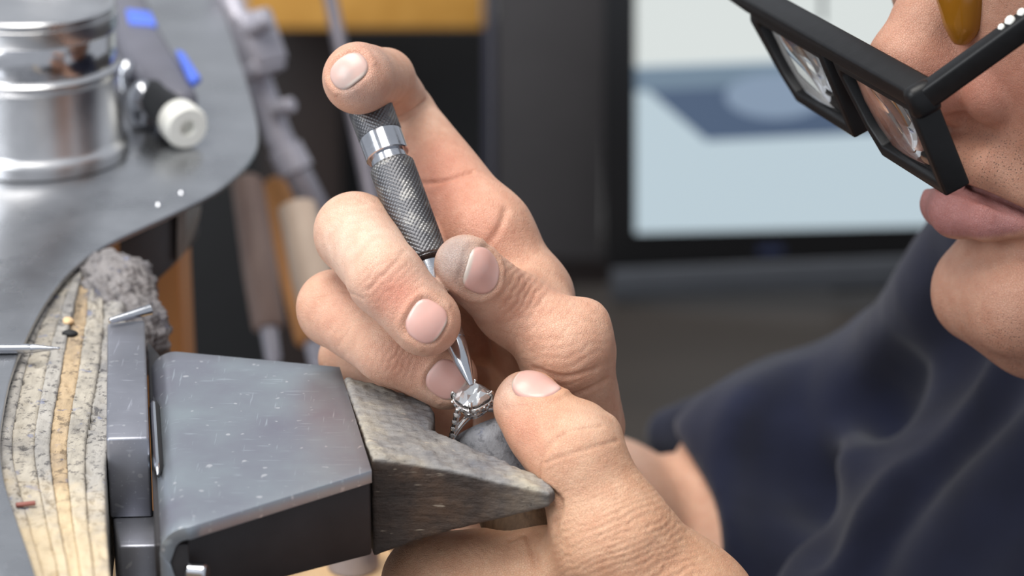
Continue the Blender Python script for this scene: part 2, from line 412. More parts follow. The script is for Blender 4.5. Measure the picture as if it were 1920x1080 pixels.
class Nail:
    def __init__(s, fn, c, tp, wd, ln, name, pw=2.6, free=0.16, dirt=0.3):
        s.c = c; n = grad(fn, c[None])[0].astype(float); t = tp-c; t = t-n*(t@n); s.t = t/np.linalg.norm(t); s.n = n; s.b = np.cross(n, s.t)
        s.w, s.l, s.fn, s.name, s.pw, s.free, s.dirt = wd, ln, fn, name, pw, free, dirt
    def local(s, V):
        q = V-s.c; return (q@s.b)/(s.w/2), (q@s.t)/(s.l/2), q@s.n
    def rr(s, V):
        u, v, h = s.local(V); r = (np.abs(u)**s.pw+np.abs(v)**s.pw)**(1/s.pw); return np.where(h < -s.w*0.42, 9.0, r), u, v
    def disp(s, V):
        r, u, v = s.rr(V); ins = np.clip((1.04-r)/0.14, 0, 1); ins = ins*ins*(3-2*ins)
        fold = np.exp(-((r-1.17)/0.13)**2)*np.where(v > 0.55, 0.25, 1.0)
        return -0.42*ins+0.30*fold
    def build(s, parent):
        n = 30; g = np.linspace(-1, 1, n); U, W = np.meshgrid(g, g, indexing='ij')
        m = np.maximum(np.abs(U), np.abs(W))+1e-9; r = (np.abs(U)**s.pw+np.abs(W)**s.pw)**(1/s.pw)+1e-9; k = m/r
        u = (U*k).ravel(); v = (W*k).ravel(); rad = m.ravel()
        p = s.c+np.outer(u*s.w/2, s.b)+np.outer(v*s.l/2, s.t)-np.outer((u**2)*s.w*0.16, s.n)
        for _ in range(4):
            G = grad(s.fn, p); p = p-G*s.fn(tuple(p.T.astype(np.float32)))[:, None]*0.9
        G = grad(s.fn, p)
        lift = 0.02-0.42*np.clip((rad-0.86)/0.14, 0, 1)**2+0.22*np.clip((v-0.75)/0.25, 0, 1)
        p = p+G*lift[:, None]
        q = [(i*n+j, (i+1)*n+j, (i+1)*n+j+1, i*n+j+1) for i in range(n-1) for j in range(n-1)]
        me = mesh_np('fingernail', mm2w(p), q); recalc(me)
        pink = np.array([0.62, 0.36, 0.31]); white = np.array([0.60, 0.52, 0.45]); lun = np.array([0.74, 0.50, 0.45])
        edge = np.clip((v-(1-2*s.free)+0.16*u*u)/0.10, 0, 1)[:, None]; lu = np.exp(-(((v+0.95)/0.35)**2+(u/0.7)**2))[:, None]
        c = pink*(1-lu)+lun*lu; c = c*(1-edge)+white*edge
        dk = np.exp(-((rad-0.97)/0.05)**2)*s.dirt; c = c*(1-dk[:, None]*np.array([.6, .66, .66]))
        if s.name == 'index': c = c*0.45+np.array([0.50, 0.40, 0.36])*0.55
        if s.name in ('index', 'thumb'):
            gz = np.clip(0.35+0.5*nz(p, 0.9, 4)+0.5*(v-0.3), 0, 1)[:, None]*(0.65 if s.name == 'index' else 0.35)*(0.5+s.dirt*0.5); c = c*(1-gz)+np.array([0.36, 0.31, 0.29])*gz
        colour_attr(me, 'nailcol', c)
        o = link('fingernail', me, M['nail'], parent, True)
        sm = o.modifiers.new('smooth', 'SMOOTH'); sm.iterations = 3; sm.factor = 0.5
        return o

def crease(V, N, pts, width, amp):
    """groove along a polyline of points; returns displacement"""
    d = np.full(len(V), 1e9)
    for a, b in zip(pts[:-1], pts[1:]):
        d = np.minimum(d, cap(tuple(V.T), a, b, 0, 0))
    return -amp*np.exp(-(d/width)**2)
def surf_line(fn, pix, n=5):
    P = catmull([np.array(p, float) for p in pix], n) if len(pix) > 2 else [np.array(pix[0], float)*(1-t)+np.array(pix[1], float)*t for t in np.linspace(0, 1, n)]
    out = [raycast(fn, p[0], p[1]) for p in P]; return [o for o in out if o is not None]
def wrinkles(V, c, d, spacing, amp, rad, seed, warp=0.8, sharp=2.0):
    d = np.asarray(d, float); d /= np.linalg.norm(d)
    s = (V-c)@d/spacing+warp*nz(V, 0.32, seed)+0.25*nz(V, 1.1, seed+1)
    w_ = np.abs(np.sin(math.pi*s))**(1/sharp)
    return -amp*(1-w_)*np.exp(-(np.linalg.norm(V-c, axis=1)/rad)**2)*np.clip(0.75+0.5*nz(V, 0.25, seed+2), 0, 1.4)

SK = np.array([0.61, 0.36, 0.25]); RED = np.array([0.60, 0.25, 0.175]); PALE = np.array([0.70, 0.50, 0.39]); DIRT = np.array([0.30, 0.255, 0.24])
def shade(V, base, spots):
    """skin pigment and painted finger highlights: spots = [(point, radius mm, colour, weight)]"""
    c = np.repeat(base[None], len(V), 0)
    for p, r, col, wt in spots:
        k = wt*np.exp(-(np.linalg.norm(V-p, axis=1)/r)**2); c = c*(1-k[:, None])+col*k[:, None]
    return c

# ---- right hand -----------------------------------------------------------------------------------
RI = [jt(908, 442, -30, 86), jt(756, 216, -52, 59), jt(722, 146, -36, 54), jt(672, 146, -18, 68)]
RMD = [jt(960, 545, -44, 74), jt(666, 437, -18, 74), jt(724, 522, 3, 69), jt(798, 602, 5, 66)]
RR = [jt(970, 625, -54, 70), jt(629, 579, -28, 70), jt(730, 655, -10, 63), jt(836, 708, -13, 60)]
RP = [jt(980, 700, -62, 60), jt(655, 672, -46, 54), jt(730, 745, -34, 50), jt(838, 792, -38, 50)]
RT = [jt(1080, 800, -30, 92), jt(1062, 646, -12, 82), jt(962, 578, -14, 66), jt(872, 498, 1, 58)]
def f_right(P):
    i = chain(P, RI, 1.6); m = chain(P, RMD, 2.2); r = chain(P, RR, 2.2); p = chain(P, RP, 2.0)
    t = chain(P, RT, 3.0)
    t = smin(t, cap(P, pm(1100, 602, -12), pm(1098, 645, -16), rm(40), rm(52)), 3.0)
    palm = chain(P, [jt(908, 442, -30, 86), jt(985, 562, -32, 84), jt(1060, 760, -52, 96)], 4)
    palm = smin(palm, chain(P, [jt(960, 545, -44, 74), jt(1040, 790, -66, 95)]), 6)
    palm = smin(palm, chain(P, [jt(970, 625, -54, 70), jt(1010, 820, -76, 98)]), 6)
    palm = smin(palm, chain(P, [jt(980, 700, -62, 60), jt(1000, 840, -84, 98)]), 6)
    palm = smin(palm, cap(P, *[pm(1020, 850, -60), pm(1000, 1000, -110)], rm(135, -60), rm(150, -110)), 8)
    palm = smin(palm, cap(P, pm(1000, 545, -24), pm(1060, 690, -16), rm(56), rm(70)), 7)
    f = smin(palm, i, 5); f = smin(f, t, 4.5)
    f = smin(f, m, 1.2); f = smin(f, r, 0.6); f = smin(f, p, 0.6)
    return f
# ---- left hand ------------------------------------------------------------------------------------
LT = [jt(990, 760, 0, 66), jt(1028, 806, 4, 71), jt(1080, 852, 8, 84), jt(1152, 1012, 8, 112), jt(1250, 1170, 0, 170), jt(1330, 1330, -10, 200)]
LI = [jt(1240, 1190, -12, 130), jt(1005, 1096, -6, 106), jt(900, 1094, -8, 96), jt(814, 1096, -10, 92), jt(860, 1160, -40, 74)]
def f_left(P):
    t = chain(P, LT, 4.0); t = smin(t, cap(P, pm(1098, 800, 4), pm(1112, 815, 4), rm(44), rm(50)), 3.0)
    i = chain(P, LI, 4.0)
    m = chain(P, [jt(1260, 1260, -26, 130), jt(1030, 1210, -26, 100), jt(830, 1205, -30, 82), jt(880, 1240, -60, 74)], 4)
    f = smin(t, i, 7.0); return smin(f, m, 1.5)

def build_right():
    lo = pm(530, 1000, -112); lo = np.array([pm(530, 0, -100)[0], pm(0, 960, -100)[1], -122]); hi = np.array([pm(1200, 0, -60)[0], pm(0, 50, -60)[1], 20])
    V, Q, N = solidmesh(f_right, lo, hi, 0.46)
    nails = [Nail(f_right, raycast(f_right, 650, 130), pm(662, 168, 2), 9.6, 8.0, 'index', dirt=0.9),
             Nail(f_right, raycast(f_right, 801, 604), pm(830, 622, 10), 9.6, 9.0, 'middle', 3.0, 0.10),
             Nail(f_right, raycast(f_right, 840, 714), pm(866, 736, -8), 8.8, 9.6, 'ring'),
             Nail(f_right, raycast(f_right, 909, 508), pm(885, 500, 22), 11.5, 10.5, 'thumb', dirt=0.6)]
    d = np.zeros(len(V))
    for n in nails: d += n.disp(V)
    d += 0.10*nz(V, 0.28, 3)
    # thumb joint folds, knuckle lines
    d += wrinkles(V, raycast(f_right, 985, 560), pm(1062, 646)-pm(958, 576), 1.55, 0.6, 9.5, 11, 0.4, 2.6)
    d += wrinkles(V, raycast(f_right, 1060, 660), pm(1100, 800)-pm(1062, 646), 2.2, 0.2, 14, 21, 0.5)
    d += wrinkles(V, raycast(f_right, 712, 505), pm(798, 602)-pm(724, 522), 1.4, 0.36, 6.5, 31, 0.4)
    d += wrinkles(V, raycast(f_right, 650, 600), pm(730, 655)-pm(629, 579), 2.2, 0.32, 9, 41, 0.6)
    d += wrinkles(V, raycast(f_right, 735, 680), pm(836, 708)-pm(730, 655), 1.5, 0.36, 6.5, 47, 0.4)
    d += wrinkles(V, raycast(f_right, 640, 410), (0.5, 1, 0), 1.9, 0.22, 7, 51, 0.5)
    for pts, wd, am in [([(742, 222), (770, 210), (797, 188)], 0.5, 0.55), ([(772, 345), (830, 340), (885, 322)], 0.6, 0.6),
                        ([(1000, 690), (1060, 706), (1120, 690)], 0.7, 0.45), ([(1010, 735), (1070, 742), (1135, 715)], 0.8, 0.5),
                        ([(690, 545), (725, 510), (760, 470)], 0.4, 0.22), ([(610, 420), (640, 395), (690, 380)], 0.5, 0.15),
                        ([(905, 470), (935, 430), (948, 395)], 0.9, 0.5), ([(600, 560), (640, 545), (680, 560)], 0.4, 0.2)]:
        L = surf_line(f_right, pts)
        if len(L) > 1: d += crease(V, N, L, wd, am)
    V = V+N*d[:, None]
    rc = lambda x, y: raycast(f_right, x, y)
    sp = [(rc(700, 430), 16, PALE, 0.7), (rc(640, 440), 12, PALE, 0.5), (rc(745, 548), 5.5, RED, 0.75), (rc(720, 560), 5, RED, 0.3), (rc(830, 640), 7, RED, 0.25),  # pale spots on the middle finger stand in for its highlights
          (rc(655, 120), 9, RED, 0.35), (rc(700, 190), 5, DIRT, 0.45), (rc(715, 100), 6, DIRT, 0.35), (rc(660, 172), 3.2, DIRT, 0.5),
          (rc(820, 300), 10, RED, 0.5), (rc(830, 360), 9, RED, 0.6), (rc(890, 430), 10, RED, 0.5), (rc(800, 215), 6, PALE, 0.4),
          (rc(848, 465), 5.5, DIRT, 0.75), (rc(842, 500), 6.0, DIRT, 0.6), (rc(915, 520), 4, DIRT, .3), (rc(880, 580), 6, DIRT, 0.2), (rc(990, 560), 9, RED, 0.25),
          (rc(820, 740), 6, PALE, 0.4), (rc(620, 580), 8, RED, 0.25), (rc(760, 690), 7, RED, 0.35), (rc(940, 680), 10, RED, 0.5)]
    C = shade(V, SK, [s for s in sp if s[0] is not None])
    return V, Q, C, nails
def build_left():
    lo = np.array([pm(660, 0, -40)[0], pm(0, 1260, -40)[1], -60]); hi = np.array([pm(1460, 0, 0)[0], pm(0, 670, 0)[1], 40])
    V, Q, N = solidmesh(f_left, lo, hi, 0.5)
    nails = [Nail(f_left, raycast(f_left, 1006, 712), pm(950, 702, 2), 11.0, 11.5, 'thumb', 2.8, 0.10, 0.8)]
    d = np.zeros(len(V))
    for n in nails: d += n.disp(V)
    d += 0.10*nz(V, 0.28, 5)
    d += wrinkles(V, raycast(f_left, 1160, 1000), pm(1142, 1012)-pm(1080, 852), 1.25, 0.34, 15, 61, 0.42)
    d += wrinkles(V, raycast(f_left, 1230, 1050), (0.35, -1, 0), 1.5, 0.42, 13, 65, 0.45)
    d += wrinkles(V, raycast(f_left, 1060, 1030), (0.5, -1.0, 0), 1.5, 0.35, 9, 71, 0.5)
    d += wrinkles(V, raycast(f_left, 900, 1050), (1, 0.8, 0), 1.3, 0.22, 14, 75, 0.5)
    for pts, wd, am in [([(1020, 842), (1060, 812), (1130, 800)], 0.35, 0.22), ([(1022, 868), (1080, 848), (1158, 826)], 0.38, 0.28),
                        ([(1012, 898), (1022, 850), (1060, 815)], 0.4, 0.3), ([(1008, 905), (1050, 940), (1040, 985)], 0.9, 0.9),
                        ([(960, 1010), (985, 1000), (1000, 1035), (1005, 1060)], 0.8, 0.7)]:
        L = surf_line(f_left, pts)
        if len(L) > 1: d += crease(V, N, L, wd, am)
    V = V+N*d[:, None]; rc = lambda x, y: raycast(f_left, x, y)
    sp = [(rc(960, 760), 9, RED, 0.35), (rc(985, 820), 9, RED, 0.4), (rc(965, 715), 4, DIRT, 0.4), (rc(945, 720), 4, DIRT, 0.35), (rc(960, 745), 4, PALE, 0.5),
          (rc(1110, 780), 7, PALE, 0.3), (rc(1100, 900), 14, PALE, 0.15)]
    return V, Q, shade(V, np.array([0.60, 0.345, 0.215]), [s for s in sp if s[0] is not None]), nails

# ---- head, neck, arms -----------------------------------------------------------------------------
HO = pm(1766, 385, -29); HF = np.array([-.92, -.187, .316]); HL = np.array([.35, -.17, .92]); HU = np.array([-.12, .96, .22])
HL = HL-HF*(HL@HF)/(HF@HF); HF /= np.linalg.norm(HF); HL /= np.linalg.norm(HL); HU = np.cross(HF, HL)
def hp(f, l, u): return HO+HF*f+HL*l+HU*u
HAX = (HF, HL, HU)
def f_face(P):
    e = lambda c, r: ell(P, hp(*c), HAX, r)
    cc = lambda a, b, ra, rb: cap(P, hp(*a), hp(*b), ra, rb)
    f = e((-90, 0, 62), (92, 74, 98))
    f = smin(f, e((-52, 0, 18), (40, 46, 48)), 10)
    f = smin(f, e((-21, 0, 4), (15, 25, 24)), 6)
    for s in (1, -1):
        f = smin(f, cc((-22, 8*s, -26), (-78, 48*s, -2), 13, 15), 8)
        f = smin(f, e((-45, 31*s, 32), (22, 22, 22)), 8)
    f = smin(f, cc((-13.5, -8, -24), (-13.5, 8, -24), 12.6, 12.6), 5)
    f = smin(f, cc((-22, 0, -34), (-70, 0, -28), 11, 26), 8)
    # brow and sockets
    f = smin(f, cc((-14, -30, 78), (-14, 30, 78), 10, 10), 8)
    for s in (1, -1): f = smax(f, -e((-2, 33*s, 64), (10, 16, 9)), 5)
    for s in (1, -1): f = smin(f, e((-20, 32*s, 64), (12, 12, 12)), 2)
    for s in (1, -1):                                                    # ears
        f = smin(f, ell(P, hp(-95, 72*s, 55), HAX, (16, 5, 30)), 3)
    # nose
    n = chain(P, [(hp(-16, 0, 66), 7.5), (hp(-11, 0, 55), 7.5), (hp(-1.5, 0, 42), 8.2), (hp(5, 0, 33.5), 8.6), (hp(7.5, 0, 27), 9.0)], 3)
    n = smin(n, e((-9, 0, 30), (15, 12.5, 13)), 4)
    for s in (1, -1): n = smin(n, e((-9.0, 12.4*s, 26.3), (7.6, 6.8, 8.0)), 1.8)
    for s in (1, -1): n = smax(n, -e((-4, 6.5*s, 17.5), (6, 3.2, 4.5)), 1.5)
    f = smin(f, n, 1.5)
    # lips
    up = chain(P, [(hp(-14, -21, 1), 2.6), (hp(-6.5, -11, 8.6), 4.6), (hp(-5.2, 0, 10), 5), (hp(-6.5, 11, 8.6), 4.6), (hp(-14, 21, 1), 2.6)], 2)
    f = smin(f, up, 4)
    lw = chain(P, [(hp(-15, -21, -4.6), 1.8), (hp(-6.0, -10, -2.4), 5.2), (hp(-3.8, 0, -1.6), 6.3), (hp(-6.0, 10, -2.4), 5.2), (hp(-15, 21, -4.6), 1.8)], 2)
    f = smin(f, lw, 2.2)
    slit = chain(P, [(hp(-12.5, -23, -3.2), 1.3), (hp(-3.4, -11, 3.4), 1.5), (hp(-0.6, 0, 4.9), 1.4), (hp(-3.4, 11, 3.4), 1.5), (hp(-12.5, 23, -3.2), 1.3)], 1)
    sl2 = chain(P, [(hp(-15.5, -22, -3.2), 0.9), (hp(-6.6, -11, 3.2), 1.0), (hp(-4.2, 0, 4.6), 1.0), (hp(-6.6, 11, 3.2), 1.0), (hp(-15.5, 22, -3.2), 0.9)], 1)
    return smax(f, -smin(slit, sl2, 1.5), 0.7)
def build_face():
    c = [hp(f, l, u) for f in (-60, 22) for l in (-55, 55) for u in (-52, 105)]; c = np.array(c)
    lo = np.array([pm(1560, 0, 0)[0], pm(0, 760, 0)[1], -90]); hi = np.array([pm(2020, 0, 0)[0], pm(0, -60, 0)[1], 60])
    V, Q, N = solidmesh(f_face, lo, hi, 0.75)
    d = 0.12*nz(V, 0.25, 9)
    q = V-HO; fc, lc, uc = q@HF, q@HL, q@HU
    lipw = np.exp(-((np.abs(lc)/23)**4))
    slit_u = 4.4-7.6*(np.abs(lc)/23)**1.7
    low = (uc < slit_u+0.4) & (uc > slit_u-11.0+9.0*(np.abs(lc)/21)**2) & (np.abs(lc) < 21.5) & (fc > -19)
    upp = (uc >= slit_u+0.4) & (uc < slit_u+1.6-1.0*(np.abs(lc)/23)) & (np.abs(lc) < 20) & (fc > -17)
    lips = (low | upp).astype(float)
    d += -0.16*lips*(1-np.abs(np.sin(lc*2.6+0.6*nz(V, 0.8, 4)))**0.6)
    V2 = V+N*d[:, None]
    C = np.repeat(np.array([[0.44, 0.240, 0.165]]), len(V), 0)  # face skin set darker than the hands to carry its shade
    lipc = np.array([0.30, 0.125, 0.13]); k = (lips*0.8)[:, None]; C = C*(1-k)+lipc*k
    for _ in range(3):
        acc = np.zeros_like(C); cn = np.zeros(len(C))
        for a_, b_ in ((0, 1), (1, 2), (2, 3), (3, 0)):
            np.add.at(acc, Q[:, a_], C[Q[:, b_]]); np.add.at(cn, Q[:, a_], 1)
        C = 0.4*C+0.6*acc/np.maximum(cn, 1)[:, None]
    nose = np.exp(-(((uc-27)/11)**2+((fc-0)/18)**2))*0.65; nose = nose[:, None]; C = C*(1-nose)+np.array([0.48, 0.195, 0.14])*nose
    st = np.exp(-((uc-11)/8.0)**2)*(np.abs(lc) > 3)*(fc < 4)+(uc < -20)*np.clip((-20-uc)/8, 0, 1)*0.9
    st = np.clip(st, 0, 1)*(1-lips)*(fc > -60)
    # smooth the lip colour border
    return V2, Q, C, st*0.85
ELB = pm(1080, 1068, -210); SHO = pm(1700, 790, -240)
SPN_N = hp(-105, 0, -20); SPN_B = pm(1980, 1000, -190)
def f_arms(P):
    f = cap(P, pm(1000, 960, -92), pm(1030, 1030, -150), 17, 27)
    f = smin(f, cap(P, pm(1030, 1030, -150), ELB, 28, 41), 12)
    l = chain(P, [(pm(1275, 1235, -3), 19.8), (pm(1330, 1330, -10), 23.0), (pm(1560, 1640, 15), 36), (pm(1900, 2050, 40), 42)], 6)
    l = smin(l, cap(P, pm(1900, 2050, 40), pm(2600, 1350, -60), 44, 48), 10)
    t = smin(cap(P, pm(2250, 900, -150), pm(2400, 2200, -120), 130, 130), cap(P, hp(-105, 0, -10), pm(2330, 860, -120), 56, 64), 20)
    t = smin(t, cap(P, SHO, pm(2600, 1350, -60), 50, 56), 30)
    ua = cap(P, ELB, SHO, 40, 50)
    t = smax(smin(t, ua, 10), f_shirt_solid(P)+5.0, 2)
    return smin(smin(f, t, 6), l, 6)
def f_headback(P):
    X, Y, Z = P                                        # the finely meshed front of the face is left out here
    cut = np.minimum(np.minimum(pm(2020, 0, 0)[0]-2.5-X, pm(0, -60, 0)[1]-2.5-Y), np.minimum(Y-pm(0, 760, 0)[1]-2.5, Z+200))
    f = np.maximum(f_face(P)+0.25, cut); return smin(f, cap(P, hp(-92, 0, 0), hp(-112, 0, -40), 52, 52), 20)
def f_hair(P):
    X, Y, Z = P; u = (X-HO[0])*HU[0]+(Y-HO[1])*HU[1]+(Z-HO[2])*HU[2]; f_ = (X-HO[0])*HF[0]+(Y-HO[1])*HF[1]+(Z-HO[2])*HF[2]
    return smax(ell(P, hp(-92, 0, 64), HAX, (97, 79, 103)), np.minimum(112-u, f_+88), 6)

person = None
def build_person():
    global person
    parts = []; nails = []
    V, Q, C, n1 = build_right(); parts.append((V, Q, C, np.zeros(len(V)))); nails += n1
    V, Q, C, n2 = build_left(); parts.append((V, Q, C, np.zeros(len(V)))); nails += n2
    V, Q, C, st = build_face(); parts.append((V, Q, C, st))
    V, Q, N = solidmesh(f_arms, np.array([-60.0, -420, -420]), np.array([420.0, 60, 120]), 5.0); parts.append((V, Q, np.repeat(SK[None], len(V), 0), np.zeros(len(V))))
    V, Q, N = solidmesh(f_headback, np.array([55.0, -75, -190]), np.array([350.0, 270, 130]), 2.6); parts.append((V, Q, np.repeat(np.array([[0.44, 0.240, 0.165]]), len(V), 0), np.zeros(len(V))))  # back of the head takes the same shade-darkened face colour
    off = 0; VV = []; QQ = []; CC = []; SS = []
    for V, Q, C, s in parts:
        VV.append(V); QQ.append(Q+off); CC.append(C); SS.append(s); off += len(V)
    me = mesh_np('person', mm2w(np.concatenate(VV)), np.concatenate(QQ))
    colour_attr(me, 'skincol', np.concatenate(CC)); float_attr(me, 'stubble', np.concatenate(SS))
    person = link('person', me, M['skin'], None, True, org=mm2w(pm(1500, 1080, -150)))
    tag(person, 'person in navy T-shirt bending over the bench setting a ring with both hands', 'person')
    for n in nails: n.build(person)
    V, Q, N = solidmesh(f_hair, np.array([55.0, -75, -190]), np.array([350.0, 290, 130]), 3.0); V = V+N*(1.2*nz(V, .25, 3)+.8*nz(V, .6, 5))[:, None]
    link('hair', mesh_np('hair', mm2w(V), Q), plain('dark_hair', lin(26, 22, 20), .6, 0, .3, 400, .6, .001), person, True)
    return person

# ---- T-shirt -------------------------------------------------------------------------------------
def f_shirt_base(P):
    j = lambda x, y, zz, r: (pm(x, y, zz), rm(r, zz))
    f = chain(P, [j(1930, 470, -150, 175), j(1866, 530, -165, 150), j(1706, 748, -215, 160), j(1600, 830, -228, 168)], 12)
    sl = chain(P, [j(1600, 830, -228, 168), j(1490, 850, -226, 172), j(1420, 900, -215, 175), j(1410, 1060, -200, 180), j(1420, 1250, -190, 190)], 10)
    f = smin(f, sl, 12)
    f = smin(f, cap(P, pm(1262, 815, -278), pm(1470, 790, -250), rm(54, -278), rm(122, -250)), 12)
    f = smin(f, chain(P, [j(2050, 760, -150, 230), j(1800, 1000, -150, 220), j(1640, 1250, -140, 240)], 20), 16)
    f = smin(f, chain(P, [j(2200, 800, -180, 330), j(1900, 1150, -190, 330)], 20), 22)
    f = smin(f, chain(P, [j(2100, 1000, -110, 220), j(1900, 1400, -100, 260)], 20), 25)
    f = smin(f, cap(P, pm(2600, 1350, -60), pm(2250, 1700, -10), 58, 57), 15)
    f = smin(f, cap(P, pm(2520, 1050, -150), pm(2500, 2200, -120), 112, 120), 12)
    return smin(f, cap(P, pm(2420, 950, -150), pm(2600, 1350, -60), 58, 60), 12)
FOLD = None
def make_folds():
    global FOLD
    FOLD = []
    for L, r, k, sg in [([(1930, 600), (1740, 830), (1560, 1075)], 5.0, 9, 1), ([(1920, 690), (1780, 880), (1660, 1078)], 4.5, 9, -1), ([(1715, 540), (1640, 660), (1575, 800)], 4.0, 9, 1),
                        ([(1545, 690), (1590, 790), (1610, 880)], 3.5, 8, 1), ([(1900, 860), (1800, 970), (1720, 1080)], 5.0, 10, 1), ([(1480, 690), (1400, 760), (1385, 880), (1380, 1010)], 3.0, 6, 1),
                        ([(1450, 790), (1425, 880), (1420, 980)], 4.0, 8, -1), ([(1640, 840), (1580, 950), (1500, 1070)], 4.0, 9, 1), ([(1700, 700), (1640, 830), (1560, 980)], 4.0, 9, -1),
                        ([(1850, 560), (1800, 680), (1720, 800)], 4.5, 9, -1), ([(1480, 870), (1530, 940), (1540, 1040)], 3.0, 8, -1)]:
        pts = [raycast(f_shirt_base, float(p[0]), float(p[1]), 40.0, -330.0) for p in catmull([np.array(q, float) for q in L], 4)]; pts = [p for p in pts if p is not None]
        G = grad(f_shirt_base, np.array(pts)); r *= 1.7; k *= 1.6; pts = [p-g*r*(0.74 if sg > 0 else -0.6) for p, g in zip(pts, G)]
        FOLD.append((pts, r, k, sg))
def f_shirt_solid(P):
    f = f_shirt_base(P)
    if FOLD is None: make_folds()
    for pts, r, k, sg in FOLD:
        n = len(pts); g = chain(P, [(p, r*(0.35+0.65*math.sin(math.pi*(i+.6)/(n+.2)))) for i, p in enumerate(pts)], 2)
        f = smin(f, g, k) if sg > 0 else smax(f, -g, k)
    return f
def f_shirt(P):
    f = f_shirt_solid(P)
    op = chain(P, [(pm(960, 1000, -120), 50), (ELB, 44.5), (ELB+np.array([12.0, 4, -10]), 40)], 4)
    return smax(f, -op, 3)
def build_shirt():
    V, Q, N = solidmesh(f_shirt, np.array([20.0, -330, -330]), np.array([350.0, 80, 70]), 2.8)
    d = 1.0*nz(V, 0.035, 2)+0.6*nz(V, 0.09, 8); V = V+N*d[:, None]
    me = mesh_np('t_shirt', mm2w(V), Q); o = link('t_shirt', me, M['fabric'], person, True)
    o['label'] = 'dark navy cotton T-shirt with wide sleeve'
    return o

# ------------------------------------------------------------------ the room
def build_room():
    for nm, lo, hi, mt in [('floor', (-2.5, -1.5, -0.05), (3.0, 3.2, 0.0), plain('floor_grey', lin(96, 90, 86), 0.6)),
                           ('wall_back', (-2.5, 3.2, 0), (3.0, 3.3, 1.25), plain('wall_light', lin(190, 188, 184), 0.8))]:
        tag(box(nm, lo, hi, mt), kind='structure')
    fm = plain('window_frame_paint', lin(200, 200, 200), 0.5)
    w1 = tag(box('window_1', (-2.5, 3.2, 1.25), (3.0, 3.3, 1.31), fm, None), kind='structure')
    box('window_head', (-2.5, 3.2, 2.5), (3.0, 3.3, 2.6), fm, w1)
    for x in (-2.5, -1.15, 0.2, 1.55, 2.92): box('window_mullion', (x, 3.22, 1.31), (x+.06, 3.28, 2.5), fm, w1)

build_room()
build_person()
build_shirt()

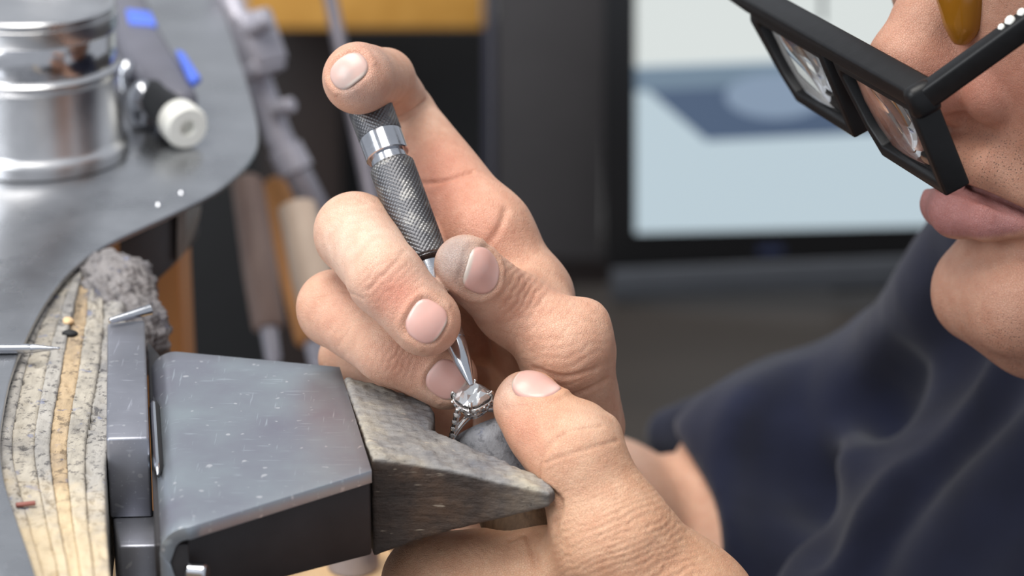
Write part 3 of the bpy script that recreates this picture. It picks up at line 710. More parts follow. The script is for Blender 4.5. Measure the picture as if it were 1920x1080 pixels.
# ------------------------------------------------------------------ the bench
def xy(px, py, z=ZB): p = onz(px, py, z); return np.array([p[0], p[1]])
def build_bench():
    t = empty('workbench', onz(110, 800, ZB-0.03), "jeweller's bench edge of layered dirty wood under the grey metal sheet", 'workbench')
    # laminated, battered front edge: strips that follow the rim
    L = catmull([xy(*p) for p in [(112, 500), (44, 633), (12, 740), (0, 840), (30, 950), (70, 1080), (110, 1250)]], 10)
    Rr = catmull([xy(*p) for p in [(205, 500), (232, 560), (234, 640), (218, 740), (199, 830), (197, 950), (206, 1080), (212, 1250)]], 10)
    Rr = [Rr[min(int(i*len(Rr)/len(L)), len(Rr)-1)] for i in range(len(L))]
    n = len(L); bounds = [-0.22, 0.10, 0.30, 0.44, 0.60, 0.78, 1.0]
    mats = [dirt_wood_mat('grey_ply', lin(158, 154, 148), lin(112, 111, 113)), dirt_wood_mat('tan_ply', lin(176, 154, 124), lin(128, 118, 108), 0.8),
            dirt_wood_mat('pale_ply', lin(166, 159, 147), lin(116, 114, 114), 0.9)]
    pick = [0, 2, 0, 1, 2, 0]
    for k in range(6):
        a0, a1 = bounds[k]+0.001, bounds[k+1]-0.001; V = []; W = 11; nn = 240
        for i in range(nn):
            q = i/(nn-1)*(n-1); i0 = min(int(q), n-2); fr = q-i0
            l = L[i0]*(1-fr)+L[i0+1]*fr; r = Rr[i0]*(1-fr)+Rr[i0+1]*fr
            for j in range(W):
                u = a0+(a1-a0)*j/(W-1); p = l*(1-u)+r*u
                V.append((p[0], p[1], 0))
        V = np.array(V); mm = V*1000
        h = -0.0012-0.0004*(k % 2)+0.00018*nz(mm, 0.35, 50+k)+0.00022*nz(mm, 1.3, 60+k)
        ev = np.abs(np.tile(np.linspace(-1, 1, W), nn)); h -= 0.00025*ev**10
        pit = np.clip(nz(mm, 0.95, 70+k)-0.5, 0, 1); h -= 0.0016*pit
        # the far end is broken and crumbly
        if k >= 3:
            far = np.clip((V[:, 1]-onz(200, 640)[1])/0.02, 0, 1); h += far*(0.0007*nz(mm, 0.9, 80+k)+0.0006*nz(mm, 2.0, 90+k)-0.0008)
        V[:, 2] = ZB+h
        B = V.copy(); B[:, 2] = ZB-0.030; VV = np.vstack([V, B]); N0 = len(V); F = []
        for i in range(nn-1):
            for j in range(W-1):
                a = i*W+j; F.append((a, a+1, a+W+1, a+W))
            F.append((i*W, (i+1)*W, N0+(i+1)*W, N0+i*W)); F.append((i*W+W-1, N0+i*W+W-1, N0+(i+1)*W+W-1, (i+1)*W+W-1))
        for j in range(W-1):
            F.append((j, N0+j, N0+j+1, j+1)); a = (nn-1)*W+j; F.append((a, a+1, N0+a+1, N0+a))
        me = mesh_np('wood_strip', VV, F); recalc(me); link('wood_strip', me, mats[pick[k]], t, True)
    # crumbled lump of end grain at the far corner
    c = onz(235, 585, ZB-0.010)*1000
    A = np.eye(3)
    def lump(P):
        f = ell(P, c+np.array([-2.0, 2, 1]), A, (9.5, 17, 11.5)); f = smin(f, ell(P, c+np.array([4.5, -12, -2.0]), A, (7.5, 12, 9)), 4)
        return smin(f, ell(P, c+np.array([-8, 11, 3.5]), A, (7, 9, 7)), 4)
    V, Q, N = solidmesh(lump, c-30, c+32, 0.6); d = 0.8*nz(V, 0.8, 1)+0.55*nz(V, 1.9, 2)+0.35*nz(V, 3.5, 3); d -= 1.4*np.clip(nz(V, 1.3, 7)-0.5, 0, 1)
    V = V+N*d[:, None]; me = mesh_np('broken_end', V/1000, Q); link('broken_end', me, dirt_wood_mat('crumbled_end', lin(128, 124, 124), lin(84, 82, 88), 0.7, 0.0), t, True)
    # underside bracket and leg
    b = empty('metal_bracket', onz(280, 470, ZB-0.02), 'dark grey metal bracket under the rounded corner of the sheet', 'bracket')
    z1 = ZB-0.0005; p = [xy(228, 470, z1-0.022), xy(345, 395, z1-0.004), xy(352, 392, z1-0.004), xy(360, 300, z1), xy(200, 330, z1)]
    c0 = at(232, 455, 0.70); c1 = at(318, 415, 0.715)
    pts = [at(222, 440, .735), at(222, 580, .735), at(262, 556, .738), at(332, 492, .752), at(332, 380, .752)]
    dn = dirw((0, 0, -1)); v = [q for q in pts]+[q+np.array([0.004, .02, 0]) for q in pts]; n = 5
    f = [tuple(range(n)), tuple(range(n, 2*n))[::-1]]+[(i, n+i, n+(i+1) % n, (i+1) % n) for i in range(n)]
    me = mesh_py('side_plate', v, f); recalc(me); bevel(link('side_plate', me, plain('bracket_metal', lin(74, 72, 74), 0.5, 0.5), b), 0.001)
    v = [at(331, 380, .750), at(331, 494, .750), at(341, 482, .752), at(349, 440, .752), at(349, 378, .752)]
    v = v+[q+np.array([.002, .02, 0]) for q in v]; me = mesh_py('edge_flange', v, f); recalc(me)
    bevel(link('edge_flange', me, plain('flange_metal', lin(132, 128, 124), 0.5, 0.6), b), 0.001)
    # wooden leg behind
    lt = at(250, 560, .79)
    q = at(258, 600, .80); o = box('wooden_post', (q[0]-.0155, q[1]-.01, ZB-.2), (q[0]+.0135, q[1]+.02, ZB-.002), M['leg_wood'], None, 0.001)
    tag(o, 'orange-brown wooden post behind the crumbling bench end', 'post')

def build_sheet():
    t = empty('metal_sheet', onz(200, 400), 'grey metal sheet with rounded corner covering the bench under the tin', 'metal sheet')
    z = ZB+0.0012
    e = [(200, -330), (330, -180), (410, 0), (452, 120), (478, 210), (484, 262), (470, 296), (440, 330), (395, 362), (315, 402), (250, 432), (189, 462), (145, 494), (113, 527), (76, 580), (44, 645), (22, 700), (8, 760), (0, 830), (8, 900), (30, 970), (70, 1090), (120, 1300)]
    C = catmull([xy(*q, z) for q in e], 6); far = [xy(-700, 1300, z), xy(-700, -330, z)]
    o = prism('sheet', [tuple(c) for c in C]+[tuple(c) for c in far], z-0.0016, z, M['sheet'], t, 0.0004)
    for px, py in ((340, 362), (297, 384)):
        p = onz(px, py, z); lathe('rivet', p-ZA*0.0003, p+ZA*0.001, [(0, .0011), (.0004, .0011), (.0009, .0007), (.0011, .0001)], M['chrome'], t, 16)
    # near lower sheet piece belongs to the same cover

def build_can():
    z = ZB+0.0012; c = onz(76, 290, z)
    t = empty('round_tin', c, 'round aluminium tin with screw lid standing on the grey sheet', 'tin')
    mm_ = 0.001; P = lambda L: [(a*mm_, b*mm_) for a, b in L]
    top = c+ZA*0.05
    lathe('body', c, top, P([(0, 22.5), (0.4, 23.8), (3.2, 24.2), (4.6, 23.8), (5.2, 23.0), (6.2, 22.7), (23, 22.4), (23.6, 22.9), (25.6, 23.0), (26.2, 22.3), (27.0, 22.0)]), M['can'], t, 96)
    lathe('neck_band', c+ZA*0.0265, top, P([(0, 21.9), (.4, 22.1), (9.2, 22.1), (9.6, 21.8)]), M['can_shiny'], t, 96)
    lathe('lid', c+ZA*0.0358, top, P([(0, 21.5), (0.0, 22.5), (.5, 22.8), (4.6, 22.8), (5.0, 22.2), (5.3, 22.6), (6.6, 22.6), (7.2, 22.1), (7.2, 20.4), (6.2, 19.6), (5.4, 18.6), (5.3, 6), (5.2, 0.2)]), M['can'], t, 96)

def build_nozzle_tool():
    z = ZB+0.0012
    t = empty('nozzle_tool', onz(300, 160, z), 'dark grey hand tool with blue inlays and cream nozzle behind the tin', 'tool')
    h = 0.013
    poly = [(196, -60), (262, -40), (300, 45), (352, 130), (372, 165), (340, 178), (296, 166), (258, 120), (222, 70)]
    o = prism('body', [tuple(xy(x, y, z+h)) for x, y in poly], z+0.004, z+h, M['grey_plastic'], t, 0.003)
    for a in ([(236, 22), (284, 28), (294, 50), (242, 46)], [(330, 98), (346, 104), (377, 150), (362, 160), (352, 152)]):
        prism('blue_inlay', [tuple(xy(x, y, z+h)) for x, y in a], z+h-0.001, z+h+0.0012, M['blue'], t, 0.0006)
    for px, py, r in ((238, 132, .0034), (268, 180, .0046), (318, 166, .0042)):
        p = onz(px, py, z+0.009); lathe('chrome_stud', p-ZA*r*1.6, p+ZA*r, [(0, r*.8), (r*1.2, r), (r*1.9, r*.85), (r*2.4, r*.45), (r*2.6, r*.05)], M['chrome'], t, 24)
    a = onz(282, 178, z+0.0085); b = onz(347, 236, z+0.0064)
    d = (b-a)/np.linalg.norm(b-a); L = np.linalg.norm(b-a)
    lathe('barrel', a, b, [(0, .003), (.0008, .0048), (L*.5, .0053), (L*.8, .0056), (L*.8, .0050)], M['black_plastic'], t, 40)
    lathe('nozzle', b-d*L*.22, b, [(0, .0052), (.0005, .0060), (L*.26, .0062), (L*.3, .0055), (L*.3, .0023), (L*.2, .0021)], M['white_plastic'], t, 40)
    obox('cable_grip', onz(292, 160, z+.006), d, np.cross(ZA, d), ZA, .020, .008, .007, M['black'], t, .002)

def build_holder():
    """steel holder of the bench pin: block, step, bent plate, housing"""
    t = empty('bench_pin_holder', onz(420, 900, ZB-0.05), 'grey steel bench pin holder with bent plate screwed to the bench', 'holder')
    zt = ZB+0.003
    A, B, C, D = [onz(*p, zt) for p in ((201, 606), (271, 599), (279, 820), (199, 822))]
    zf = zt-0.0185
    prism('mounting_block', [A[:2], B[:2], C[:2], D[:2]], zf, zt, M['block'], t, 0.0006)
    E = [onz(*p, zf) for p in ((210, 955), (291, 955), (300, 1022), (222, 1024))]
    prism('step_block', [e[:2] for e in E], zf-0.03, zf, M['block'], t, 0.0006)
    # bent plate: profile runs down at the left, over the bend, then along the top
    z0 = ZB; r = 0.0062
    xs = 0.0
    TL, TR, BR, BL = [onz(*p, z0) for p in ((330, 659), (637, 688), (697, 882), (356, 988))]
    xl_b, xl_f = TL[0], BL[0]
    prof = []
    for q in np.linspace(0, 0.045, 10)[::-1]: prof.append((-r, -r-q))
    for a in np.linspace(math.pi, math.pi/2, 9): prof.append((r*math.cos(a), -r+r*math.sin(a)))
    n0 = len(prof); K = 16; J = 14; V = []
    for i in range(n0+K):
        for j in range(J+1):
            s = j/J
            xl = BL[0]*(1-s)+TL[0]*s; xr = BR[0]*(1-s)+TR[0]*s
            if i < n0:
                x = xl+prof[i][0]; z = prof[i][1]; y = BL[1]*(1-s)+TL[1]*s
            else:
                u = (i-n0+1)/K; x = xl+(xr-xl)*u; z = 0
                y0 = BL[1]*(1-u)+BR[1]*u; y1 = TL[1]*(1-u)+TR[1]*u; y = y0*(1-s)+y1*s
            V.append((x, y, z0+z))
    F = [(i*(J+1)+j, (i+1)*(J+1)+j, (i+1)*(J+1)+j+1, i*(J+1)+j+1) for i in range(n0+K-1) for j in range(J)]
    me = mesh_np('bent_plate', V, F); recalc(me)
    o = link('bent_plate', me, M['plate'], t, True)
    md = o.modifiers.new('thick', 'SOLIDIFY'); md.thickness = 0.0028; md.offset = 1.0 if me.polygons[len(me.polygons)-1].normal.z < 0 else -1.0
    bv = o.modifiers.new('bevel', 'BEVEL'); bv.width = 0.0005; bv.segments = 2; bv.limit_method = 'ANGLE'; bv.angle_limit = math.radians(50)
    # housing under the plate
    I = 0.0012
    hx = [(BL[0]-.0036, BL[1]+.0022), (BR[0]-.0004, BR[1]+.0022), (TR[0]-.0004, TR[1]-.002), (TL[0]-.0036, TL[1]-.002)]
    n = 4; zt2 = z0-0.0029; v = [(p[0], p[1], zt2) for p in hx]+[(p[0], p[1], z0-(0.0185 if i in (0, 3) else 0.0205)) for i, p in enumerate(hx)]
    f = [(0, 1, 2, 3), (7, 6, 5, 4)]+[(i, 4+i, 4+(i+1) % 4, (i+1) % 4) for i in range(4)]
    me = mesh_py('housing', v, f); recalc(me); bevel(link('housing', me, M['dark_steel'], t), 0.0006)
    # dark backing between the block and the bend
    prism('back_plate', [xy(274, 606), xy(325, 664), xy(352, 985), xy(288, 985)], z0-.045, z0-.0042, M['dark_steel'], t, .0004)
    # locating pin in its slot on the bend
    a = onz(288, 735, z0-0.0005); b = onz(297, 882, z0-0.0005); a[2] -= .0015; b[2] -= .0015
    pts = [a*(1-q)+b*q for q in np.linspace(0, 1, 9)]
    tube('slot', pts, [.0002]+[.0012]*7+[.0002], M['black'], t, 10)
    tube('locating_pin', [p+np.array([-.0002, 0, .0005]) for p in pts], [.0001]+[.0008]*7+[.0001], M['chrome'], t, 10)
    c = at(352, 1072, 0.565); rod('thumb_screw', c, c+np.array([.004, -.0008, 0]), .0022, M['chrome'], t, 20)

def build_pin():
    """worn wooden bench pin: wedge with a V notch"""
    P0 = onz(697, 858, ZB); x0 = P0[0]; sl = math.tan(math.radians(10.0)); nrm = np.array([sl, 0, 1.0])
    def top(px, py): return hit(px, py, P0, nrm)
    outline = [(643, 703), (700, 718), (765, 734), (800, 748), (815, 768), (816, 786), (812, 800), (850, 822), (900, 842), (960, 868), (1000, 884), (1032, 902), (1041, 914), (1030, 921), (990, 912), (930, 899), (850, 880), (770, 866), (697, 858)]
    poly = np.array([top(*p)[:2] for p in outline])*1000
    org = P0*1000
    poly[0, 0] -= 0.0
    def d2(X, Y):
        d = np.full(np.broadcast(X, Y).shape, 1e9, np.float32); s = np.ones_like(d); n = len(poly)
        for i in range(n):
            a = poly[i]; b = poly[i-1]; e = b-a; wx = X-a[0]; wy = Y-a[1]
            t = np.clip((wx*e[0]+wy*e[1])/(e@e+1e-9), 0, 1); d = np.minimum(d, (wx-e[0]*t)**2+(wy-e[1]*t)**2)
            c1 = Y >= a[1]; c2 = Y < b[1]; c3 = e[0]*wy > e[1]*wx
            s = np.where((c1 & c2 & c3) | (~c1 & ~c2 & ~c3), -s, s)
        return s*np.sqrt(d)
    def fn(P):
        X, Y, Z = P; dd = d2(X, Y)
        zt = org[2]-(X-org[0])*sl; zb = org[2]-23.0+(X-org[0])*0.345
        f = smax(dd, (Z-zt)*0.98, 1.6); f = smax(f, (zb-Z)*0.95, 0.9)
        return f
    lo = np.array([poly[:, 0].min()-3, poly[:, 1].min()-3, org[2]-25]); hi = np.array([poly[:, 0].max()+3, poly[:, 1].max()+3, org[2]+4])
    V, Q, N = solidmesh(fn, lo, hi, 0.5)
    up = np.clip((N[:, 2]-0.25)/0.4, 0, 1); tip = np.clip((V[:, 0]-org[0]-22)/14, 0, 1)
    rough = 0.3+0.7*up
    d = rough*(0.32*nz(V, 0.5, 1)+0.2*nz(V, 1.4, 2)+0.12*nz(V, 2.6, 3))-0.6*up*np.clip(nz(V, 0.9, 9)-0.6, 0, 1)
    keep = np.clip((V[:, 0]-poly[:, 0].min()-0.3)/1.0, 0, 1)
    V = V+N*(d*keep)[:, None]
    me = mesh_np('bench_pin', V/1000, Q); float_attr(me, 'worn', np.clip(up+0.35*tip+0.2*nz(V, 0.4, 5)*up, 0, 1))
    tag(link('bench_pin', me, M['pin'], None, True), 'worn grey wooden bench pin with V notch clamped in the steel holder', 'bench pin')

def build_clamp():
    a = mm2w(pm(912, 822, -15)); b = mm2w(pm(1024, 1090, -9)); d = (b-a)/np.linalg.norm(b-a); L = np.linalg.norm(b-a)
    t = empty('ring_clamp', b, 'round brown wooden ring clamp held in the left hand behind the bench pin', 'clamp')
    r = .0084
    lathe('jaws', a-d*.003, b, [(0, .002), (.0002, r*.72), (.0018, r*.92), (.005, r), (.019, r*1.02), (.0195, r*1.02)], dirt_wood_mat('dirty_jaw', lin(150, 150, 154), lin(104, 104, 110), .5, 0.0), t, 64)
    lathe('stick', a+d*.0165, b, [(0, r*1.02), (L-.018, r*1.06), (L-.0165, r)], M['clamp_wood'], t, 64)

# ------------------------------------------------------------------ ring
def build_ring():
    hc = mm2w(pm(886, 741, -7))                           # girdle centre of the stone
    u = dirw((-0.08, 0.82, 0.56)); u /= np.linalg.norm(u)
    s = dirw((-0.70, -0.42, 0.42)); s -= u*(s@u); s /= np.linalg.norm(s); ax = np.cross(u, s)
    R = .0086; rc = hc-u*(R+.0048)
    t = empty('diamond_ring', rc, 'white gold ring with large cushion stone held under the setting tool', 'ring')
    pts = [rc+R*(u*math.cos(a)+s*math.sin(a)) for a in np.linspace(0, 2*math.pi, 72, endpoint=False)]
    tube('band', pts, .00075, M['silver'], t, 12, True)
    # raised cathedral shoulders
    for sg in (1, -1):
        P = [rc+R*(u*math.cos(sg*.85)+s*math.sin(sg*.85)), rc+(R+.0012)*(u*math.cos(sg*.62)+s*math.sin(sg*.62)), hc-u*.0012+s*sg*.0041]
        tube('shoulder', catmull(P, 6), .00065, M['silver'], t, 10)
        P = [rc+R*(u*math.cos(sg*.5)+s*math.sin(sg*.5))+ax*0, rc+(R+.0002)*u+s*sg*.0015]
        tube('bridge', P, .0006, M['silver'], t, 10)
    # centre stone: cushion outline with table, crown, pavilion facets
    n = 16; rr = lambda q: .0037*(abs(math.cos(q))**3.2+abs(math.sin(q))**3.2)**(-1/3.2)
    V = []; F = []
    def ringv(k, h, off=0.0):
        st = len(V)
        for i in range(n):
            q = 2*math.pi*(i+off)/n; V.append(hc+(s*math.cos(q)+ax*math.sin(q))*rr(q)*k+u*h*1.15)
        return st
    r0 = ringv(.55, .00150); r1 = ringv(.80, .00085, .5); r2 = ringv(1.0, .00012); r3 = ringv(1.0, -.00012); r4 = ringv(.62, -.0014, .5)
    cu = len(V); V.append(hc-u*.0030)
    F.append(tuple(range(r0, r0+n)))
    for i in range(n):
        j = (i+1) % n; h_ = (i-1) % n
        F += [(r0+i, r1+i, r0+j), (r0+i, r1+h_, r1+i) if False else (r1+h_, r1+i, r0+i), (r1+i, r2+j, r2+i), (r1+h_, r1+i, r2+i), (r1+i, r0+j, r0+i)]
        F += [(r2+i, r2+j, r3+j, r3+i), (r3+i, r3+j, r4+i), (r3+i, r4+i, r4+h_), (r4+h_, r4+i, cu)]
    F = [f for f in dict.fromkeys(F)]
    seen = set(); G = []
    for f in F:
        k = tuple(sorted(f))
        if k not in seen: seen.add(k); G.append(f)
    me = mesh_py('centre_stone', V, G); recalc(me); link('centre_stone', me, M['diamond'], t)
    # claws and basket
    for q in [math.pi/4+k*math.pi/2 for k in range(4)]:
        e = (s*math.cos(q)+ax*math.sin(q)); r_ = rr(q)
        tube('claw', catmull([hc-u*.0048+e*r_*.35, hc-u*.0012+e*r_*.92, hc+u*.0003+e*r_*1.05, hc+u*.0010+e*r_*.93], 5), [.00055]*11+[.0005]*4+[.0004], M['silver'], t, 10)
    for k, h_ in ((1.0, -.0011), (.80, -.0028), (.5, -.0044)):
        tube('gallery_rail', [hc+(s*math.cos(q)+ax*math.sin(q))*rr(q)*k+u*h_ for q in np.linspace(0, 2*math.pi, 40, endpoint=False)], .00042, M['silver'], t, 8, True)
    # melee stones: around the halo, below it, and down the shoulders
    ico = bmesh.new(); bmesh.ops.create_cone(ico, cap_ends=True, segments=8, radius1=.00052, radius2=.00028, depth=.00042); gem = bpy.data.meshes.new('pave_stone'); ico.to_mesh(gem); ico.free(); gem.materials.append(M['diamond'])
    cup = bmesh.new(); bmesh.ops.create_uvsphere(cup, u_segments=10, v_segments=6, radius=.00062); bead = bpy.data.meshes.new('stone_cup'); cup.to_mesh(bead); cup.free(); bead.materials.append(M['silver'])
    for p in bead.polygons: p.use_smooth = True
    def melee(p, nrm, k=1.0):
        nrm = np.asarray(nrm)/np.linalg.norm(nrm); rot = Vector(tuple(nrm)).to_track_quat('Z', 'Y').to_matrix().to_4x4() @ Matrix.Scale(k, 4); base = Vector(t.location)
        b = bpy.data.objects.new('stone_cup', bead); COL.objects.link(b); b.parent = t; b.matrix_local = Matrix.Translation(Vector(tuple(p-nrm*.00035*k))-base) @ rot
        g = bpy.data.objects.new('pave_stone', gem); COL.objects.link(g); g.parent = b; g.matrix_local = Matrix.Translation((0, 0, .00049))
    for q in np.linspace(0, 2*math.pi, 20, endpoint=False):
        e = s*math.cos(q)+ax*math.sin(q); melee(hc+e*rr(q)*1.06-u*.0012, e+u*.25)
    for h_, k, n_ in ((.0024, .88, 16), (.0036, .68, 12)):
        for q in np.linspace(0, 2*math.pi, n_, endpoint=False):
            e = s*math.cos(q)+ax*math.sin(q); melee(hc+e*rr(q)*k-u*h_, e+u*.1)
    for sg in (1, -1):
        P = catmull([rc+R*(u*math.cos(sg*1.15)+s*math.sin(sg*1.15)), rc+R*(u*math.cos(sg*.85)+s*math.sin(sg*.85)), rc+(R+.0012)*(u*math.cos(sg*.62)+s*math.sin(sg*.62)), hc-u*.0012+s*sg*.0041], 12)
        d_ = 0; last = P[-1]
        for p in P[::-1]:
            if np.linalg.norm(p-last) > .00150:
                e = s*sg*.8+u*.45; e = e+ax*.75; melee(p+e*.0003, e, 1.45); last = p

# ------------------------------------------------------------------ setting tool
def build_tool():
    top = mm2w(pm(692, 196, -26)); tip = mm2w(pm(884, 722, 1.5)); d = (tip-top)/np.linalg.norm(tip-top); L = np.linalg.norm(tip-top)
    t = empty('setting_tool', tip, 'knurled steel setting tool gripped by the right hand above the ring', 'tool')
    k = L/(722-196)
    S = lambda y: (y-196)*k                                # distance along the tool for a picture row
    def knurl(name, a, b, r, amp, ends):
        nc = 30; seg = nc*6; nl = int((b-a)/(2*math.pi*r/seg)); V = []; _, ea, eb = frame_of(d)
        th = np.linspace(0, 2*math.pi, seg, endpoint=False)
        for i in range(nl+1):
            q = i/nl; x = a+(b-a)*q; rr_ = r-ends*max(0, 1-min(q, 1-q)*(b-a)/ends)
            ph = x/(2*math.pi*r/nc)
            h = np.maximum(0, 1-2*np.abs(((th/(2*math.pi)*nc+ph) % 1)-0.5)*2*0.5-0.0)
            t1 = 1-np.abs(((th/(2*math.pi)*nc+ph) % 1)*2-1); t2 = 1-np.abs(((th/(2*math.pi)*nc-ph) % 1)*2-1)
            hh = np.minimum(t1, t2); rad = rr_-amp+amp*np.minimum(1, hh*1.7)
            V.append(top+d*x+(np.cos(th)[:, None]*ea+np.sin(th)[:, None]*eb)*rad[:, None])
        V = np.vstack(V); I = np.arange(nl)[:, None]*seg; J = np.arange(seg)[None, :]; J2 = (J+1) % seg
        Q = np.stack([I+J, I+J2, I+seg+J2, I+seg+J], -1).reshape(-1, 4)
        c0 = len(V); V = np.vstack([V, [top+d*a], [top+d*b]])
        me = mesh_np(name, V, Q); recalc(me)
        o = link(name, me, knurl_m, t, False)
        r2 = r-ends-amp*.4
        return o
    knurl_m = M['knurl']
    kn = NT('dusty_knurling'); v = kn.coord()
    dust = kn.ramp(kn.noise(v, 210, 4, .55), [(0.50, (0, 0, 0, 1)), (0.60, (1, 1, 1, 1))])
    kn.set(**{'Base Color': kn.mix(dust, lin(98, 98, 101), lin(128, 127, 126)), 'Metallic': 0.85, 'Roughness': 0.42}); knurl_m = kn.m
    R = .0050
    knurl('knurled_cap', S(199), S(262), R*1.0, .00022, .0006)
    lathe('cap_core', top, tip, [(S(196.5), R*.75), (S(198), R*.9), (S(200), R*.93), (S(261), R*.93), (S(262), R*.5)], M['knurl'], t, 48)
    lathe('ferrule', top+d*S(258), tip, [(0, R*.9), (.0002, R*.985), (S(296)-S(258), R*.985), (S(297.5)-S(258), R*.94), (S(297.5)-S(258), R*.7)], M['chrome'], t, 64)
    lathe('neck', top+d*S(292), tip, [(0, R*.82), (S(322)-S(292), R*.82), (S(323)-S(292), R*.6)], M['chrome'], t, 64)
    knurl('knurled_handle', S(312), S(500), R*1.02, .00026, .0008)
    lathe('handle_core', top+d*S(311), tip, [(0, R*.7), (.0003, R*.92), (S(498)-S(311), R*.92), (S(503)-S(311), R*.7)], M['knurl'], t, 48)
    lathe('collet', top+d*S(500), tip, [(0, R*.68), (S(530)-S(500), R*.62), (S(560)-S(500), R*.5), (S(640)-S(500), R*.46), (S(641)-S(500), R*.3)], M['chrome'], t, 40)
    lathe('burnisher_tip', top+d*S(610), tip, [(0, .0019), (S(650)-S(610), .0022), (S(680)-S(610), .0019), (S(712)-S(610), .0009), (S(722)-S(610), .0005)], M['chrome'], t, 32)

# ------------------------------------------------------------------ magnifier glasses
def build_magnifier():
    c0, c1, c2 = pm(1702, 188, 24), pm(1382, 4, -72), pm(1773, 366, 24-8.6)
    g0 = mm2w(c0); Lx = mm2w(c1)-g0; Lx /= np.linalg.norm(Lx); Dn = mm2w(c2)-g0; Dn -= Lx*(Dn@Lx); Dn /= np.linalg.norm(Dn)
    Fw = np.cross(Lx, Dn)
    if Fw @ dirw((-.88, -.385, .264)) < 0: Fw = -Fw
    q = lambda a, b, c: g0+Lx*a*.001+Dn*b*.001+Fw*c*.001
    t = empty('magnifying_glasses', q(50, 10, 0), 'black plastic magnifying glasses with two square lenses worn low on the nose', 'glasses')
    mt = M['black_plastic']
    def bar(name, pts, depth0, depth1, parent=t, bev=.0007):
        n = len(pts); v = [q(a, b, depth0) for a, b in pts]+[q(a, b, depth1) for a, b in pts]
        f = [tuple(range(n)), tuple(range(n, 2*n))[::-1]]+[(i, n+i, n+(i+1) % n, (i+1) % n) for i in range(n)]
        me = mesh_py(name, v, f); recalc(me); return bevel(link(name, me, mt, parent), bev)
    bar('top_bar', [(-0.5, -2.6), (104, -2.6), (112, -1.0), (112, 1.0), (100, 1.8), (-0.5, 1.8)], -6.2, 0.2)
    for i, (a, b) in enumerate(((0, 44), (51, 97))):
        W = b-a; fo = 0; h = 23.5
        fr = None
        # one lens box: outer outline minus the opening, built as four walls in one ring
        o = [(a, 1.0), (b, 1.0), (b+(3 if i else 0), 4.0), (b-(4 if i else 5), h-6), (b-9, h), (a, h)]
        inn = [(a+3.2, 3.4), (b-3.0, 3.4), (b-2.6, 5.0), (b-7, h-7.5), (b-11, h-3), (a+3.2, h-3)]
        n = 6; v = []; f = []
        for dp in (-6.0, 0.0):
            v += [q(x, y, dp) for x, y in o]+[q(x, y, dp) for x, y in inn]
        for k in range(n):
            j = (k+1) % n
            f += [(k, j, n+j, n+k), (2*n+k, 3*n+k, 3*n+j, 2*n+j), (k, 2*n+k, 2*n+j, j), (n+k, n+j, 3*n+j, 3*n+k)]
        me = mesh_py('lens_frame', v, f); recalc(me); fr = bevel(link('lens_frame', me, mt, t), .0006)
        # biconvex lens filling the opening
        m = 20; V = []; F = []
        for sd in (1, -1):
            for x in range(m+1):
                for y in range(m+1):
                    u = x/m*2-1; w_ = y/m*2-1
                    X = a+3.0+(W-7.5)*(u+1)/2-(max(0, w_+0.1)*4.2*(u+1)/2 if True else 0); Y = 3.2+(h-6.0)*(w_+1)/2
                    V.append(q(X, Y, -3.0+sd*(0.5+1.9*(1-u*u)*(1-0.6*w_*w_)+0.3)))
        N = (m+1)**2
        for sd in (0, 1):
            for x in range(m):
                for y in range(m):
                    c = sd*N+x*(m+1)+y; F.append((c, c+m+1, c+m+2, c+1))
        for x in range(m):
            for (e0, e1) in (((x*(m+1)), (x+1)*(m+1)), (x*(m+1)+m, (x+1)*(m+1)+m), (x, x+1), (m*(m+1)+x, m*(m+1)+x+1)):
                F.append((e0, e1, N+e1, N+e0))
        me = mesh_py('lens', V, F); recalc(me); link('lens', me, M['lens'], t, True)
    # temples with their hinge lugs
    def temple(base, target, lat):
        e = (target-base); Lg = np.linalg.norm(e); e /= Lg; sd = Lx-e*(Lx@e); sd /= np.linalg.norm(sd); up = np.cross(e, sd)
        Lg *= 3.3; obox('temple', base+e*Lg/2, e, sd, up, Lg, .0042, .0052, mt, t, .0008)
    hn = q(-1.6, 0.6, -2.5)
    obox('hinge_lug', hn, Lx, Dn, Fw, .0046, .0072, .0066, mt, t, .0016)
    temple(q(-1.8, 0.4, -3), mm2w(pm(1990, -2, 33)), 0)
    temple(q(108, 0.4, -3), q(108, 0.4, -3)+mm2w(pm(1990, -2, 33))-q(-1.8, 0.4, -3), 0)
    # pale tape on the near temple
    c = mm2w(pm(1905, 40, 26.5)); e = mm2w(pm(1990, -2, 33))-q(-1.8, 0.4, -3); e /= np.linalg.norm(e); sd = Lx-e*(Lx@e); sd /= np.linalg.norm(sd); up = np.cross(e, sd)
    V = []
    for k, (dx, r) in enumerate([(-.0028, .0008), (-.0006, .0012), (.0022, .0010), (.0048, .0011)]):
        p = q(-1.8, 0.4, -3)+e*(np.dot(c-q(-1.8, 0.4, -3), e)+dx)+up*(.0027 if up[2] > 0 else -.0027)
        lathe('glue_blob', p-ZA*r*.4, p+ZA*r, [(0, r), (r*.6, r*.95), (r*1.1, r*.6), (r*1.35, r*.05)], M['white_plastic'], t, 14)

